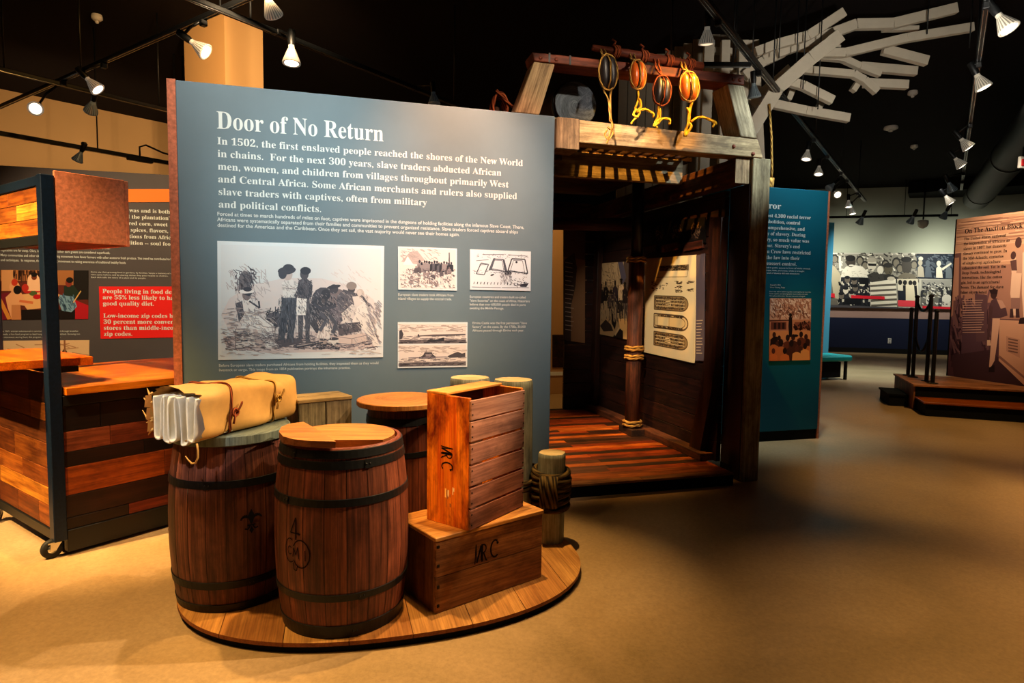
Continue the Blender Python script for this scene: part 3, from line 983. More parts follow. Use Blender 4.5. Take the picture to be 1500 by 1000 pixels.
d.hatch(.47, .31, .55, .84, 110, '#6d6a70', .03, .004, 1.2, .4); d.hatch(.47, .31, .55, .84, 60, '#2a2a32', .03, .004, 1.4, .4)
d.hatch(.37, .33, .46, .46, 40, '#b5aeab', .03, .004, .8, .5)
d.hatch(.55, .42, .80, .74, 170, '#8f8c90', .03, .004, .9, .7); d.hatch(.55, .42, .80, .76, 90, '#1f222b', .03, .005, 1.1, .7); d.hatch(.74, .42, .9, .66, 60, '#a79c98', .03, .004, .9, .5)
d.hatch(.1, .45, .24, .72, 70, '#8d8488', .03, .004, 1.2, .5); d.hatch(.16, .62, .33, .88, 60, '#b5aca8', .05, .004, .9, .3); d.hatch(.10, .75, .33, .9, 40, '#8d8284', .04, .004, .05, .1)
d.hatch(.80, .60, .97, .88, 50, '#b0a7a3', .04, .004, .9, .3); d.hatch(.9, .5, .98, .86, 60, '#9a9296', .06, .006, .9, .3)
d.hatch(.03, .56, .34, .84, 120, '#a59c9c', .05, .005, .1, .3); d.hatch(.03, .76, .36, .92, 110, '#6d666a', .04, .006, .2, .5)
d.ell(.62, .495, .016, .02, '#4a4546'); d.line([(.56, .52), (.6, .56), (.66, .555), (.70, .54)], .022, '#3a3c46'); d.line([(.6, .6), (.64, .66), (.6, .76)], .03, '#4d4f59'); d.line([(.66, .62), (.7, .7), (.68, .78)], .03, '#3f424c')
d.ell(.845, .425, .02, .028, '#d6c9bf'); d.poly([(.80, .455), (.84, .45), (.86, .52), (.82, .56)], '#ded6ce'); d.line([(.46, .9), (.62, .86)], .012, '#33343c')
d.hatch(.02, .93, .98, .97, 40, '#b9aeac', .05, .004, .05, .2)
d.build('engraving_print', MP)

# small prints
d = Draw(mp(582.9, 360.8), mp(669.2, 363.9), mp(583.4, 424), '#d4dcdf')
d.rect(.02, .03, .98, .97, '#dcd3cf')
d.poly([(.05, .35), (.2, .12), (.32, .08), (.45, .3), (.3, .4)], '#b4a7a4'); d.hatch(.04, .05, .7, .4, 80, '#a79a98', .1, .012, .5, .5)
d.poly([(.08, .42), (.16, .22), (.26, .42)], '#e9e4df'); d.line([(.865, .1), (.87, .5)], .03, '#5a565c'); d.line([(.865, .1), (.855, .3), (.9, .5)], .012, '#77717a')
d.rect(.35, .38, .9, .56, '#4c4e58'); d.crowd(.34, .92, .36, .2, 14, ['#2d2f38', '#44464f'], ['#33353e', '#5a5b64', '#8d8588'])
for i in range(9):
    d.figure(.28 + i * .075 + random.uniform(-.02, .02), random.uniform(.74, .86), random.uniform(.26, .34), '#6a5f60', random.choice(['#e3dcd6', '#8d8284', '#5a565c']), random.choice(['#5a5256', '#d0c6c0', '#77696a']))
for i in range(7):
    d.ell(random.uniform(.08, .9), random.uniform(.68, .88), random.uniform(.04, .08), random.uniform(.04, .08), random.choice(['#8d8284', '#5a565c', '#c9bdb8']))
d.hatch(.04, .5, .96, .93, 190, '#55505a', .05, .01, .8, .9); d.hatch(.04, .6, .96, .94, 90, '#ece8e4', .05, .012, .6, .9)
d.build('village_print', MP)

d = Draw(mp(688.3, 365), mp(777.4, 368.4), mp(688.3, 424.2), '#d4dde2')
D1 = '#33363f'
def loop(pts, w=.022):
    d.line(pts + [pts[0]], w, D1)
loop([(.10, .60), (.18, .33), (.30, .36), (.23, .62)]); loop([(.32, .48), (.38, .22), (.54, .22), (.58, .53)]); loop([(.34, .46), (.40, .25), (.52, .25), (.55, .5)], .012)
loop([(.62, .5), (.68, .2), (.9, .2), (.95, .56)], .03); loop([(.66, .5), (.71, .24), (.86, .24), (.9, .54)], .012)
d.poly([(.30, .5), (.38, .2), (.41, .2), (.35, .5)], '#555a63'); d.poly([(.56, .5), (.53, .22), (.56, .22), (.61, .52)], '#4a4e58')
for x0, y0, x1, y1 in ((.2, .12, .55, .1), (.62, .1, .95, .12), (.1, .28, .3, .24), (.15, .38, .3, .36), (.03, .93, .5, .93), (.52, .93, .97, .92)):
    d.line([(x0, y0), (x1, y1)], .014, '#5a5d66')
d.ell(.62, .56, .10, .06, D1); d.ell(.76, .28, .03, .03, D1); d.ell(.36, .62, .05, .02, D1, -.3)
d.hatch(.5, .58, .68, .82, 70, '#7d7f86', .08, .01, 1.3, .6); d.hatch(.05, .5, .95, .6, 60, '#6d7078', .05, .01, .1, .5); d.hatch(.64, .62, .95, .9, 40, D1, .05, .012, .4, .5)
d.hatch(.1, .08, .95, .2, 50, '#6d7078', .04, .01, .1, .4)
d.poly([(.80, .84), (.97, .80), (.93, .9), (.83, .9)], D1)
for i in range(16):
    d.line([(.06 + i * .055, .86), (.06 + i * .055 + .01, .80)], .02, random.choice([D1, '#6d7078']))
d.build('fort_plan_print', MP)

d = Draw(mp(582.6, 471.7), mp(684.8, 471.7), mp(582.6, 539), '#d4dcde')
for y0, y1 in ((.03, .47), (.50, .97)):
    d.rect(.02, y0, .98, y1, '#d9cfc8')
    h = y1 - y0
    d.hatch(.03, y0 + .03, .97, y0 + h * .4, 60, '#a99c96', .16, .012, .05, .15)
    d.rect(.02, y0 + h * .8, .98, y1, '#6a6468'); d.hatch(.03, y0 + h * .62, .97, y1 - .02, 90, '#7d7678', .12, .012, .0, .1); d.hatch(.03, y0 + h * .85, .97, y1 - .01, 40, '#3d3c44', .12, .014, .0, .1)
d.poly([(.3, .29), (.5, .27), (.97, .26), (.97, .29), (.6, .31), (.3, .31)], '#5a5458'); d.poly([(.42, .4), (.46, .37), (.55, .38), (.64, .34), (.66, .34), (.66, .42), (.45, .44)], '#33343c')
d.poly([(.02, .2), (.05, .15), (.08, .26), (.06, .36), (.02, .38)], '#44434a'); d.ell(.29, .29, .02, .03, '#44434a')
d.poly([(.30, .78), (.36, .72), (.38, .66), (.48, .66), (.5, .72), (.55, .78), (.5, .8), (.32, .8)], '#4a474d'); d.rect(.39, .70, .48, .76, '#8d8488'); d.line([(.40, .66), (.40, .60)], .01, '#33343c')
d.poly([(.7, .76), (.8, .69), (.86, .66), (.92, .70), (.97, .68), (.97, .78), (.74, .79)], '#4a474d'); d.line([(.15, .78), (.7, .77)], .02, '#77707a')
d.hatch(.3, .66, .55, .8, 30, '#2d2e36', .03, .01, .3, .6)
d.build('castle_print', MP)

# ------------------------------------------------------------------ food panel behind the cart
FA = math.atan2(1, 3.6)
fo0 = G(0, 242, 2.75); fo1 = G(257, 256.6, 2.75)
fu = (fo1 - fo0); fu.z = 0; fu.normalize()
fn = Vector((-fu.y, fu.x, 0))
fbase = fo0.xy.to_3d() - fu * .5
FP = panel('exhibit_panel', 'dark grey exhibit panel about food with a red text box, behind the wooden cart', fbase, fu, 3.4, 2.75, .1, fn, M['panel_dark'])
ff = fbase - fn * .0015
def fp(x, y):
    return PL(x, y, ff, fn)
def ftext(name, body, x, y, x1, line_px, serif=True, k=.78, mat='ink', weight=0.0):
    o = fp(x, y)
    s = (fp(x, y) - fp(x, y + line_px)).z
    return text(name, body, o, fu, UP, s * k, M[mat], FP, serif, (fp(x1, y) - o).dot(fu), 1 / k, weight)
mb = MB(); p = fp(-20, 277); q = fp(275, 277); r_ = fp(-20, 297)
mb.obox(p, q - p, -fn * .003, Vector((0, 0, r_.z - p.z)), L('#e8792a')[:3]); mb.build('orange_stripe', M['print'], FP)
ftext('introduction_lettering', 'The food they grew was and is both\nshaped by okra and the plantation\'s\nrations of rice and red corn, sweet\npotatoes and yams, spices, flavors, and\nthe seasoning traditions from Africa.\nThey made it a tradition -- soul food.', 112, 307, 262, 9.75, True, .84)
ftext('paragraph_lettering', 'Today many families live in places with few shops, and some areas with small portions of fresh\nvegetables are far away. Okra, leafy greens, and other dark greens are considered superfoods.\nMany communities and other cities in the growing movement have fewer farmers with other access to fresh produce. This trend has contributed to higher\nand techniques.  In response, there is a growing movement to raising awareness of traditional healthy foods.', 0, 360.5, 259, 7.2, False, .72, weight=.006)
ftext('caption_lettering', 'Some say that growing food in gardens, by families, keeps a memory of those\nwho came before, and by sharing dishes they pass recipes to children.\nEach dish tells the story of a place and its people.', 133, 399, 258, 3.9, False, .72)
ftext('caption_lettering', 'In 1969, women volunteered in community kitchens and led through breakfast\nmeals, a free food program to feed hungry children before school. Growing into\na movement serving food, this program grew in many cities.', 3, 486, 117, 4.4, False, .72)
mb = MB(); p, q, r_ = fp(145, 419.5), fp(275, 419.5), fp(147, 496)
mb.obox(p, q - p, -fn * .003, Vector((0, 0, r_.z - p.z)), L('#e0201c')[:3]); mb.build('red_text_box', M['print'], FP)
ff = ff - fn * .0035
ftext('red_box_lettering', 'People living in food deserts\nare 55% less likely to have a\ngood quality diet.\n\nLow-income zip codes have\n30 percent more convenience\nstores than middle-income\nzip codes.', 150, 429, 275, 9.0, True, .98, weight=.004)
ff = ff + fn * .0035
# meal photograph
d = Draw(fp(-12, 395), fp(130, 396), fp(-12, 468.5), '#5a2418')
RK = '#c96a3e'
d.rect(0, 0, 1, .22, '#a86a3a'); d.rect(.1, 0, .22, .42, '#c98f5c'); d.hatch(.22, .0, .55, .2, 60, '#3d2417', .2, .02, 1.57, .05); d.rect(.62, 0, .85, .3, '#9a6236'); d.rect(.84, 0, 1, .6, '#171310'); d.rect(0, .0, .09, .5, '#2a1a12')
d.poly([(0, .5), (.2, .45), (.2, 1), (0, 1)], '#6d1626'); d.poly([(.85, .6), (1, .72), (1, 1), (.85, 1)], '#a8141e'); d.poly([(.26, .5), (.62, .42), (.7, .5), (.6, .75), (.36, .8)], '#d8a46a'); d.rect(.3, .8, .86, 1, '#140c0a')
for x, y, c in ((.48, .40, '#c91f1c'), (.56, .36, '#e8a02c'), (.52, .5, '#e86a1c'), (.42, .47, '#4a5a2a'), (.36, .42, '#b01c1c'), (.46, .54, '#b0161a'), (.6, .47, '#f0b04a')):
    d.ell(x, y, .07, .05, c)
d.ell(.425, .22, .11, .15, '#e8b890'); d.rect(.36, .24, .5, .42, '#e8b890'); d.ell(.43, .14, .05, .06, '#6a3018'); d.ell(.43, .09, .055, .05, '#150c0a')
d.ell(.23, .34, .09, .12, '#d89a6a'); d.ell(.23, .25, .055, .07, '#b8341c'); d.ell(.34, .36, .06, .08, '#b02a1c')
d.poly([(.14, .55), (.2, .44), (.3, .46), (.34, .6), (.4, .66), (.34, .72), (.26, .7), (.3, .98), (.2, .98), (.16, .75)], '#d89c6c'); d.ell(.26, .40, .07, .09, '#120c0b'); d.line([(.28, .62), (.42, .66)], .05, RK); d.poly([(.2, .7), (.29, .7), (.3, 1), (.2, 1)], '#b8784a')
d.poly([(.05, .55), (.08, .5), (.2, .98), (.16, 1)], '#c98232')
d.poly([(.74, .32), (.84, .3), (.9, .45), (.86, .6), (.74, .55)], '#1c2a20'); d.ell(.79, .26, .06, .08, '#7a2c1c'); d.ell(.8, .2, .065, .06, '#0f0b0a'); d.poly([(.70, .5), (.84, .54), (.88, .74), (.82, .86), (.72, .82), (.68, .62)], '#6f93ab'); d.hatch(.70, .52, .86, .84, 30, '#3d5a72', .12, .02, 1.3, .4)
d.line([(.92, .42), (.84, .66)], .02, '#c9a05c'); d.poly([(.52, .66), (.56, .62), (.64, .82), (.6, .86)], '#b0141a')
d.build('meal_photograph', FP)
d = Draw(fp(-12, 499), fp(131, 498), fp(-12, 545), '#d8b488')
d.hatch(.02, .05, .98, .6, 20, '#b08058', .5, .03, .15, .4); d.ell(.56, .35, .13, .24, '#1f3320'); d.ell(.55, .45, .14, .2, '#3d2420'); d.poly([(.3, .5), (.48, .3), (.56, .6), (.3, .7)], '#1f5a8a'); d.ell(.74, .5, .1, .2, '#3a2622'); d.line([(.74, 0), (.75, .9)], .05, '#8a5a3a')
d.build('garden_photograph', FP)

# ------------------------------------------------------------------ low platform with barrels, crates, pilings
def plat_outline(grow=0.0):
    pts = []
    cu_, ru, v0 = 1.155, 1.052 + grow, -.62
    pts.append((cu_ - ru, -.015)); pts.append((cu_ - ru, v0))
    for i in range(1, 48):
        a = PI * i / 48
        e = 2.3
        c, s = math.cos(a), math.sin(a)
        x = -abs(c) ** (2 / e) * (1 if c > 0 else -1)
        y = -abs(s) ** (2 / e)
        pts.append((cu_ + x * ru, v0 + y * (.785 + grow)))
    pts.append((cu_ + ru, v0)); pts.append((cu_ + ru, -.015))
    return pts
t = thing('display_platform', W(1.155, -.7, 0), 'low wooden platform with a curved front edge under the barrels and crates', 'platform')
mb = MB(); mb.prism([W(a, b, .0) for a, b in plat_outline(-.014)], UP * .031); mb.build('dark_base', M['matblack'], t)
out = plat_outline()
def clip(poly, ax, lo, hi):
    def cut(P, f):
        R = []
        for i in range(len(P)):
            p, q = P[i], P[(i + 1) % len(P)]
            a, b = f(p), f(q)
            if a >= 0: R.append(p)
            if (a >= 0) != (b >= 0):
                k = a / (a - b)
                R.append((p[0] + (q[0] - p[0]) * k, p[1] + (q[1] - p[1]) * k))
        return R
    P = cut(poly, lambda p: p[ax] - lo)
    return cut(P, lambda p: hi - p[ax])
mb = MB()
deckcol = [(1, .92, .8), (.85, .7, .55), (1.05, 1, .9), (.8, .62, .45), (.95, .85, .7)]
for i in range(8):                            # boards run from the panel to the front
    lo, hi = .1 + i * .27, .1 + (i + 1) * .27 - .003
    P_ = clip(out, 0, lo, hi)
    if len(P_) > 2:
        c = deckcol[i % 5]
        n = len(P_)
        vs = [W(a, b, .032) for a, b in P_] + [W(a, b, .05) for a, b in P_]
        gc = [Vector((b + i * 3, a, 0)) for a, b in P_] + [Vector((b + i * 3, a, .03)) for a, b in P_]
        mb.add(vs, [tuple(range(n))[::-1], tuple(range(n, 2 * n))], c, gc)
        mb.add(vs, [(k, (k + 1) % n, n + (k + 1) % n, n + k) for k in range(n)], (.55, .3, .2), gc)
mb.build('deck_boards', M['pine'], t)

def barrel(name, c, rb, re_, h, label, seed, lid='head', tint=(1, 1, 1), hoops=None):
    """coopered barrel: rb at the belly, re_ at the ends"""
    rnd = random.Random(seed)
    c = Vector(c)
    t = thing(name, c, label, 'barrel')
    N = 20
    def rad(z):
        k = (2 * z / h - 1)
        return re_ + (rb - re_) * (1 - abs(k) ** 2.2)
    # staves: one mesh, each stave its own tone
    mb = MB()
    zs = [h * i / 14 for i in range(15)]
    for s in range(N):
        k = rnd.uniform(.62, 1.12)
        col = (k * tint[0], k * tint[1] * rnd.uniform(.94, 1.03), k * tint[2] * rnd.uniform(.9, 1.05))
        a0, a1 = 2 * PI * s / N, 2 * PI * (s + 1) / N
        gap = .0016 / rb
        sub = [a0 + gap, a0 + (a1 - a0) * .33, a0 + (a1 - a0) * .67, a1 - gap]
        vs, gs = [], []
        ro = rnd.random() * 20
        for z in zs:
            for a in sub:
                r = rad(z)
                vs.append(c + Vector((math.cos(a) * r, math.sin(a) * r, z)))
                gs.append(Vector((z + ro, (a - a0) * rb + ro, 0)))
        fs = [(i * 4 + j, i * 4 + j + 1, (i + 1) * 4 + j + 1, (i + 1) * 4 + j) for i in range(14) for j in range(3)]
        mb.add(vs, fs, col, gs, True)
        vs, gs = [], []                       # seam
        for z in zs:
            for a in (a0 - gap, a0 + gap):
                r = rad(z) - .0012
                vs.append(c + Vector((math.cos(a) * r, math.sin(a) * r, z)))
                gs.append(Vector((z, a, 0)))
        mb.add(vs, [(i * 2, i * 2 + 1, i * 2 + 3, i * 2 + 2) for i in range(14)], (.16, .13, .12), gs)
    # chime: rim, inside wall
    th = .018
    prof = [(re_, h), (re_ - .004, h + .006), (re_ - th, h + .006), (re_ - th, h - .05)]
    k0 = len(mb.f)
    mb.lathe(prof, c, UP, 64, (1.3 * tint[0], 1.15 * tint[1], tint[2]), False, False)
    mb.lathe([(.001, 0), (re_, 0)], c, UP, 48, (.3, .3, .3), False)
    mb.build('staves', M['barrel'], t)
    # hoops
    for z0, w in (hoops or ((.0, .05), (.17, .03), (.66, .032), (.905, .035), (.955, .035))):
        z0 *= h
        mb = MB()
        w_ = w
        q = [(rad(z0) + .0005, z0), (rad(z0) + .0045, z0 + .001), (rad(z0 + w_) + .0045, z0 + w_ - .001), (rad(z0 + w_) + .0005, z0 + w_)]
        mb.lathe(q, c, UP, 64, (1, 1, 1), False, False)
        a = rnd.uniform(-2.3, -.9)            # overlap of the strap with two rivets
        for i in range(8):
            a1 = a + i * .012
            a2 = a1 + .012
            vs = []
            for aa in (a1, a2):
                for z, e in ((z0, .008), (z0 + w_, .008)):
                    r = rad(z) + e
                    vs.append(c + Vector((math.cos(aa) * r, math.sin(aa) * r, z)))
            mb.add(vs, [(0, 2, 3, 1)], (.9, .9, .9))
        for i in (1, 6):
            aa = a + i * .012 + .006
            r = rad(z0 + w_ / 2) + .008
            mb.ball(c + Vector((math.cos(aa) * r, math.sin(aa) * r, z0 + w_ / 2)), .004, n=8, m=5, col=(1.2, 1.2, 1.2))
        mb.build('hoop', M['iron'], t)
    # head boards inside the rim
    mb = MB()
    rr = re_ - th
    for i in range(5):
        lo, hi = -rr + i * rr * .4, -rr + (i + 1) * rr * .4 - .002
        P_ = clip([(rr * math.cos(2 * PI * k / 40), rr * math.sin(2 * PI * k / 40)) for k in range(40)], 0, lo, hi)
        n = len(P_)
        z = h - .022
        vs = [c + Vector((a, b, z)) for a, b in P_] + [c + Vector((a, b, z - .02)) for a, b in P_]
        mb.add(vs, [tuple(range(n)), tuple(range(n, 2 * n))[::-1]] + [(k, (k + 1) % n, n + (k + 1) % n, n + k) for k in range(n)], (1, .92, .85), [Vector((b + i * 4, a, 0)) for a, b in P_] * 2)
    mb.build('head', M['pine'], t)
    return t, rad

B1C, B2C, B3C = Vector((-1.372, 3.052, .05)), Vector((-.775, 2.86, .05)), Vector((-.616, 3.5, .05))
B1H, B2H, B3H = .77, .818, .855
b1, rad1 = barrel('barrel', B1C, .284, .252, B1H, 'oak barrel with a fleur mark, carrying the leather wrapped bale', 3, tint=(.95, .92, .95), hoops=((.0, .04), (.15, .036), (.76, .036)))
b2, rad2 = barrel('barrel', B2C, .300, .266, B2H, 'front oak barrel branded with a 4 over a circled monogram', 5, tint=(1.05, .85, .72), hoops=((.0, .06), (.21, .032), (.71, .034), (.90, .036), (.955, .036)))
b3, rad3 = barrel('barrel', B3C, .205, .183, B3H, 'small narrow barrel at the back under a round pine lid', 8, tint=(.85, .68, .6), hoops=((.0, .04), (.24, .03), (.7, .03), (.9, .04)))

def on_barrel(c, rad, pts, ang, z, name, parent, mat, e=.0025):
    """flat marks wrapped on a barrel: pts = list of outlines in metres (x right, y up) about angle ang, height z"""
    mb = MB()
    for P_ in pts:
        vs = []
        for x, y in P_:
            r = rad(z + y) + e
            a = ang + x / r
            vs.append(c + Vector((math.cos(a) * r, math.sin(a) * r, z + y)))
        mb.add(vs, [tuple(range(len(vs)))])
    return mb.build(name, mat, parent)
def seg2(a, b, w):
    dx, dy = b[0] - a[0], b[1] - a[1]
    l = math.hypot(dx, dy) or 1e-6
    ox, oy = -dy / l * w / 2, dx / l * w / 2
    return [(a[0] + ox, a[1] + oy), (b[0] + ox, b[1] + oy), (b[0] - ox, b[1] - oy), (a[0] - ox, a[1] - oy)]
def strokes(pts, w):
    return [seg2(a, b, w) for a, b in zip(pts, pts[1:])]
def arc(cx, cy, rx, ry, a0, a1, n=14):
    return [(cx + rx * math.cos(math.radians(a0 + (a1 - a0) * i / n)), cy + ry * math.sin(math.radians(a0 + (a1 - a0) * i / n))) for i in range(n + 1)]
M['brand'] = plain('burnt_brand', '#150b08', .8, 0, .1)
M['bluebrand'] = plain('dark_blue_brand', '#14141f', .8, 0, .1)
# the fleur: three petals, a band and a foot
fl = [[(0, .06), (.012, .035), (.014, .02), (.006, -.004), (0, -.012), (-.006, -.004), (-.014, .02), (-.012, .035)]]
for s in (-1, 1):
    o_ = arc(s * .026, .004, .022, .024, 200 if s > 0 else -20, 20 if s > 0 else 160, 10)
    fl += [seg2(a, b, .005 + .010 * min(i, 10 - i) / 5) for i, (a, b) in enumerate(zip(o_, o_[1:]))]
    fl += strokes([(s * .006, -.018), (s * .016, -.034), (s * .03, -.03)], .007)
fl += [seg2((-.018, -.016), (.018, -.016), .006), [(0, -.02), (.01, -.04), (0, -.056), (-.01, -.04)]]
ang1 = math.atan2((PL(366, 760, B1C, Vector((.47, -.88, 0))) - B1C).y, (PL(366, 760, B1C, Vector((.47, -.88, 0))) - B1C).x)
def bang(px_, py_, c, r):                     # angle of the front side of a barrel under a pixel
    d = ray(px_, py_)
    ox, oy = CAM.x - c.x, CAM.y - c.y
    A = d.x ** 2 + d.y ** 2; Bq = 2 * (ox * d.x + oy * d.y); Cq = ox * ox + oy * oy - r * r
    k = (-Bq - math.sqrt(max(Bq * Bq - 4 * A * Cq, 0))) / (2 * A)
    p = CAM + d * k
    return math.atan2(p.y - c.y, p.x - c.x), p.z - c.z
a, z = bang(368, 763, B1C, .282)
on_barrel(B1C, rad1, fl, a, z, 'fleur_mark', b1, M['bluebrand'])
br = strokes([(.005, .09), (.005, .125 - .09), ], .005) + strokes([(.03, .058), (-.025, .058), (.004, .125), (.004, .03)], .0055) + strokes([(.016, .062), (.026, .054)], .008)
br += strokes(arc(-.028, -.02, .03, .052, 60, 300), .0045) + strokes(arc(.03, -.028, .044, .06, 150, -150), .0055)
br += strokes(arc(-.03, -.02, .012, .018, 40, 320, 8), .004) + strokes([(-.012, -.045), (-.008, -.005), (.006, -.035), (.014, 0), (.02, -.05)], .004) + strokes([(.052, -.055), (.052, -.01)], .0045)
br += strokes([(-.012, -.07), (-.008, -.10), (.006, -.104), (.012, -.08)], .004)
a, z = bang(433, 800, B2C, .298)
on_barrel(B2C, rad2, br, a, z, 'branded_mark', b2, M['brand'])

# lids
mb = MB(); z1 = B1C.z + B1H + .007
mb.lathe([(.02, 0), (.268, 0), (.272, .004), (.272, .042), (.266, .048), (.001, .048)], B1C + UP * (B1H + .007), UP, 72, (1, 1, 1), False, False)
l1 = mb.build('lid', M['greylid'], b1)
mb = MB(); mb.lathe([(.02, 0), (.243, 0), (.246, .004), (.246, .026), (.242, .03), (.001, .03)], B3C + UP * (B3H + .007), UP, 72, (1, .8, .6), False, False)
l3 = mb.build('lid', M['pine'], b3)
# pieces of a cut lid on the front barrel
z2 = B2C.z + B2H - .021
def lidpiece(name, label, px_pts, z, th, col):
    P_ = [G(x, y, z + th) for x, y in px_pts]
    mb = MB(); mb.prism([Vector((p.x, p.y, z)) for p in P_], UP * th, col)
    for i in range(2, len(mb.f)): mb.c[i] = (.42, .24, .22)
    o = mb.build(name, M['pine'])
    return tag(o, label, 'board')
rr = .236
half = [(B2C.x + rr * math.cos(a), B2C.y + rr * math.sin(a)) for a in [math.radians(-28 + i * 9) for i in range(21)]]
half += [(B2C.x - .12, B2C.y - .14)]
mb = MB(); mb.prism([Vector((x, y, z2)) for x, y in half], UP * .034, (1.0, .86, .68))
for i in range(2, len(mb.f)): mb.c[i] = (.55, .36, .3)
lh = mb.build('pine_half_disc', M['pine'])
tag(lh, 'half of a cut pine lid lying level on the front barrel', 'board')
z3 = z2 + .036
pts = [(444.5, 617.5), (463, 627.5), (478, 637), (491.5, 646), (491.5, 646.5), (455, 645.5), (430, 643), (415, 639), (408.5, 632), (412, 625), (424, 620)]
lidpiece('pine_offcut', 'rounded broken piece of pine lid on top at the left of the front barrel', pts, z3, .028, (.95, .76, .55))

# grey upright crate behind the barrels
ga = math.radians(37)
gx, gy = Vector((math.cos(ga), math.sin(ga), 0)), Vector((-math.sin(ga), math.cos(ga), 0))
go = Vector((-1.104, 3.232, .05))
t = thing('wooden_crate', go + gx * .145 + gy * .1, 'tall grey plank crate standing at the back between the two oak barrels', 'crate')
mb = MB()
for i in range(2):
    mb.obox(go + gx * (.147 * i), gx * .143, gy * .018, UP * .9, (1, 1 - .05 * i, 1), .003)
    mb.obox(go + gx * (.147 * i) + gy * .182, gx * .143, gy * .018, UP * .9, (.9, .9, .9), .003)
mb.build('front_boards', M['grey'], t)
mb = MB()
mb.obox(go + gy * .019, gx * .018, gy * .162, UP * .9, (1, .62, .42), .003)
mb.obox(go + gx * .272 + gy * .019, gx * .018, gy * .162, UP * .9, (.8, .7, .6), .003)
mb.build('side_boards', M['grey'], t)
mb = MB()
for i in range(2):
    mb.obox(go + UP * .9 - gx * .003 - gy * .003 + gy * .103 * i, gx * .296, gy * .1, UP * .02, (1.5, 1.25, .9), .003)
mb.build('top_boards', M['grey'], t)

# low crate with a nailed lid, lettered
def lettering_strokes(parent, name, org, ux, uy, h, mat, nrm):
    """N reversed, R and C drawn as brush strokes"""
    w = .1
    S_ = []
    S_ += strokes([(-.06, .0), (.0, .95)], w * .55) + strokes([(.0, .95), (.05, .05)], w * .5) + strokes([(.05, .05), (.3, .85)], w) + strokes([(.3, .85), (.33, .12)], w * 1.0)
    S_ += strokes([(.36, .88), (.36, .05)], w) + strokes(arc(.42, .66, .17, .2, 100, -95), w * .7) + strokes([(.44, .46), (.6, .05), (.66, .06)], w * .8)
    S_ += strokes(arc(1.12, .5, .25, .42, 55, 310, 18), w * .9) + strokes([(1.26, .82), (1.29, .7)], w * 1.2)
    S_ += strokes([(.3, .05), (.4, .05)], w * .4) + strokes([(.3, .88), (.42, .88)], w * .4)
    mb = MB()
    for P_ in S_:
        mb.add([org + ux * (x * h) + uy * (y * h) + nrm * .0012 for x, y in P_], [(0, 1, 2, 3)])
    return mb.build(name, mat, parent)
ca = math.radians(38.4)
cx_, cy_ = Vector((math.cos(ca), math.sin(ca), 0)), Vector((-math.sin(ca), math.cos(ca), 0))
co = Vector((-.337, 2.812, .05))
CW, CD, CH = .648, .36, .342
t = thing('wooden_crate', co + cx_ * CW / 2 + cy_ * CD / 2, 'long low brown crate on the platform, lettered on its front, under the orange crate', 'crate')
mb = MB()
for i in range(2):
    mb.obox(co + UP * (CH / 2 * i + .002), cx_ * CW, cy_ * .018, UP * (CH / 2 - .002), (1, 1 - .06 * i, 1 - .08 * i), .002)
mb.build('front_boards', M['crate'], t)
mb = MB(); mb.obox(co + cy_ * (CD - .018), cx_ * CW, cy_ * .018, UP * CH, (.8, .8, .8), .002); mb.build('back_board', M['crate'], t)
for s in (0, 1):
    mb = MB(); mb.obox(co + cy_ * .0185 + cx_ * (s * (CW - .02)), cx_ * .02, cy_ * (CD - .037), UP * CH, (.7, .66, .62), .002); mb.build('end_board', M['crate'], t)
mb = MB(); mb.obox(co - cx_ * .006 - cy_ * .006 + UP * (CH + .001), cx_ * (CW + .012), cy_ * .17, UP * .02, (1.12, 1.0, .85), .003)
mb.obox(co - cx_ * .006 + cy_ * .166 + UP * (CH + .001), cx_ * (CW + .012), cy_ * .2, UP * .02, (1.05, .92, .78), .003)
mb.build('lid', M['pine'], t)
mb = MB()
for z in (.03, .12, .22, .31):
    mb.box(co + cx_ * .012 - cy_ * .001 + UP * z, .012, .006, .014, ca, (.2, .15, .12))
mb.build('nails', M['iron'], t)
def cpx(x, y):
    return PL(x, y, co, cy_)
o_ = cpx(697, 826)
lettering_strokes(t, 'lettering', o_, cx_, UP, (cpx(697, 796) - o_).z, M['ink_dark'], -cy_)
CRATE_TOP = co.z + CH + .021

# tall open crate with slats
aa = math.radians(54.9)
ax_, ay_ = Vector((math.cos(aa), math.sin(aa), 0)), Vector((-math.sin(aa), math.cos(aa), 0))
ao = Vector((-.197, 2.90, CRATE_TOP))
AW, AD, AH = .45, .263, .632
t = thing('wooden_crate', ao + ax_ * AW / 2 + ay_ * AD / 2, 'tall open topped orange-red slatted crate standing on the low brown crate', 'crate')
mb = MB(); mb.obox(ao, ax_ * .02, ay_ * AD, UP * AH, (1, 1, 1), .002); mb.build('end_board', M['stained'], t)
mb = MB(); mb.obox(ao + ax_ * (AW - .02), ax_ * .02, ay_ * AD, UP * (AH - .0), (1, 1.05, 1), .002); mb.build('end_board', M['stained'], t)
hs = AH / 6
for i in range(6):
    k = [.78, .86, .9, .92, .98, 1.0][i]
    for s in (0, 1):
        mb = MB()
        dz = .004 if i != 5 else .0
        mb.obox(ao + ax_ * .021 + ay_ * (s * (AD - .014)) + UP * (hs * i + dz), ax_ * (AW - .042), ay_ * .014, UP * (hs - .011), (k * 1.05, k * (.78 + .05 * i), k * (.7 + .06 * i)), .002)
        # ends of the slats lap over the end boards on the viewer's side
        if s == 0:
            mb = MB()
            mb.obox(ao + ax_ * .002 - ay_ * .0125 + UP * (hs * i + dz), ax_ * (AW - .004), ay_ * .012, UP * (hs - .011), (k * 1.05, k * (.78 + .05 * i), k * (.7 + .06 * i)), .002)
        mb.build('slat', M['slat'], t)
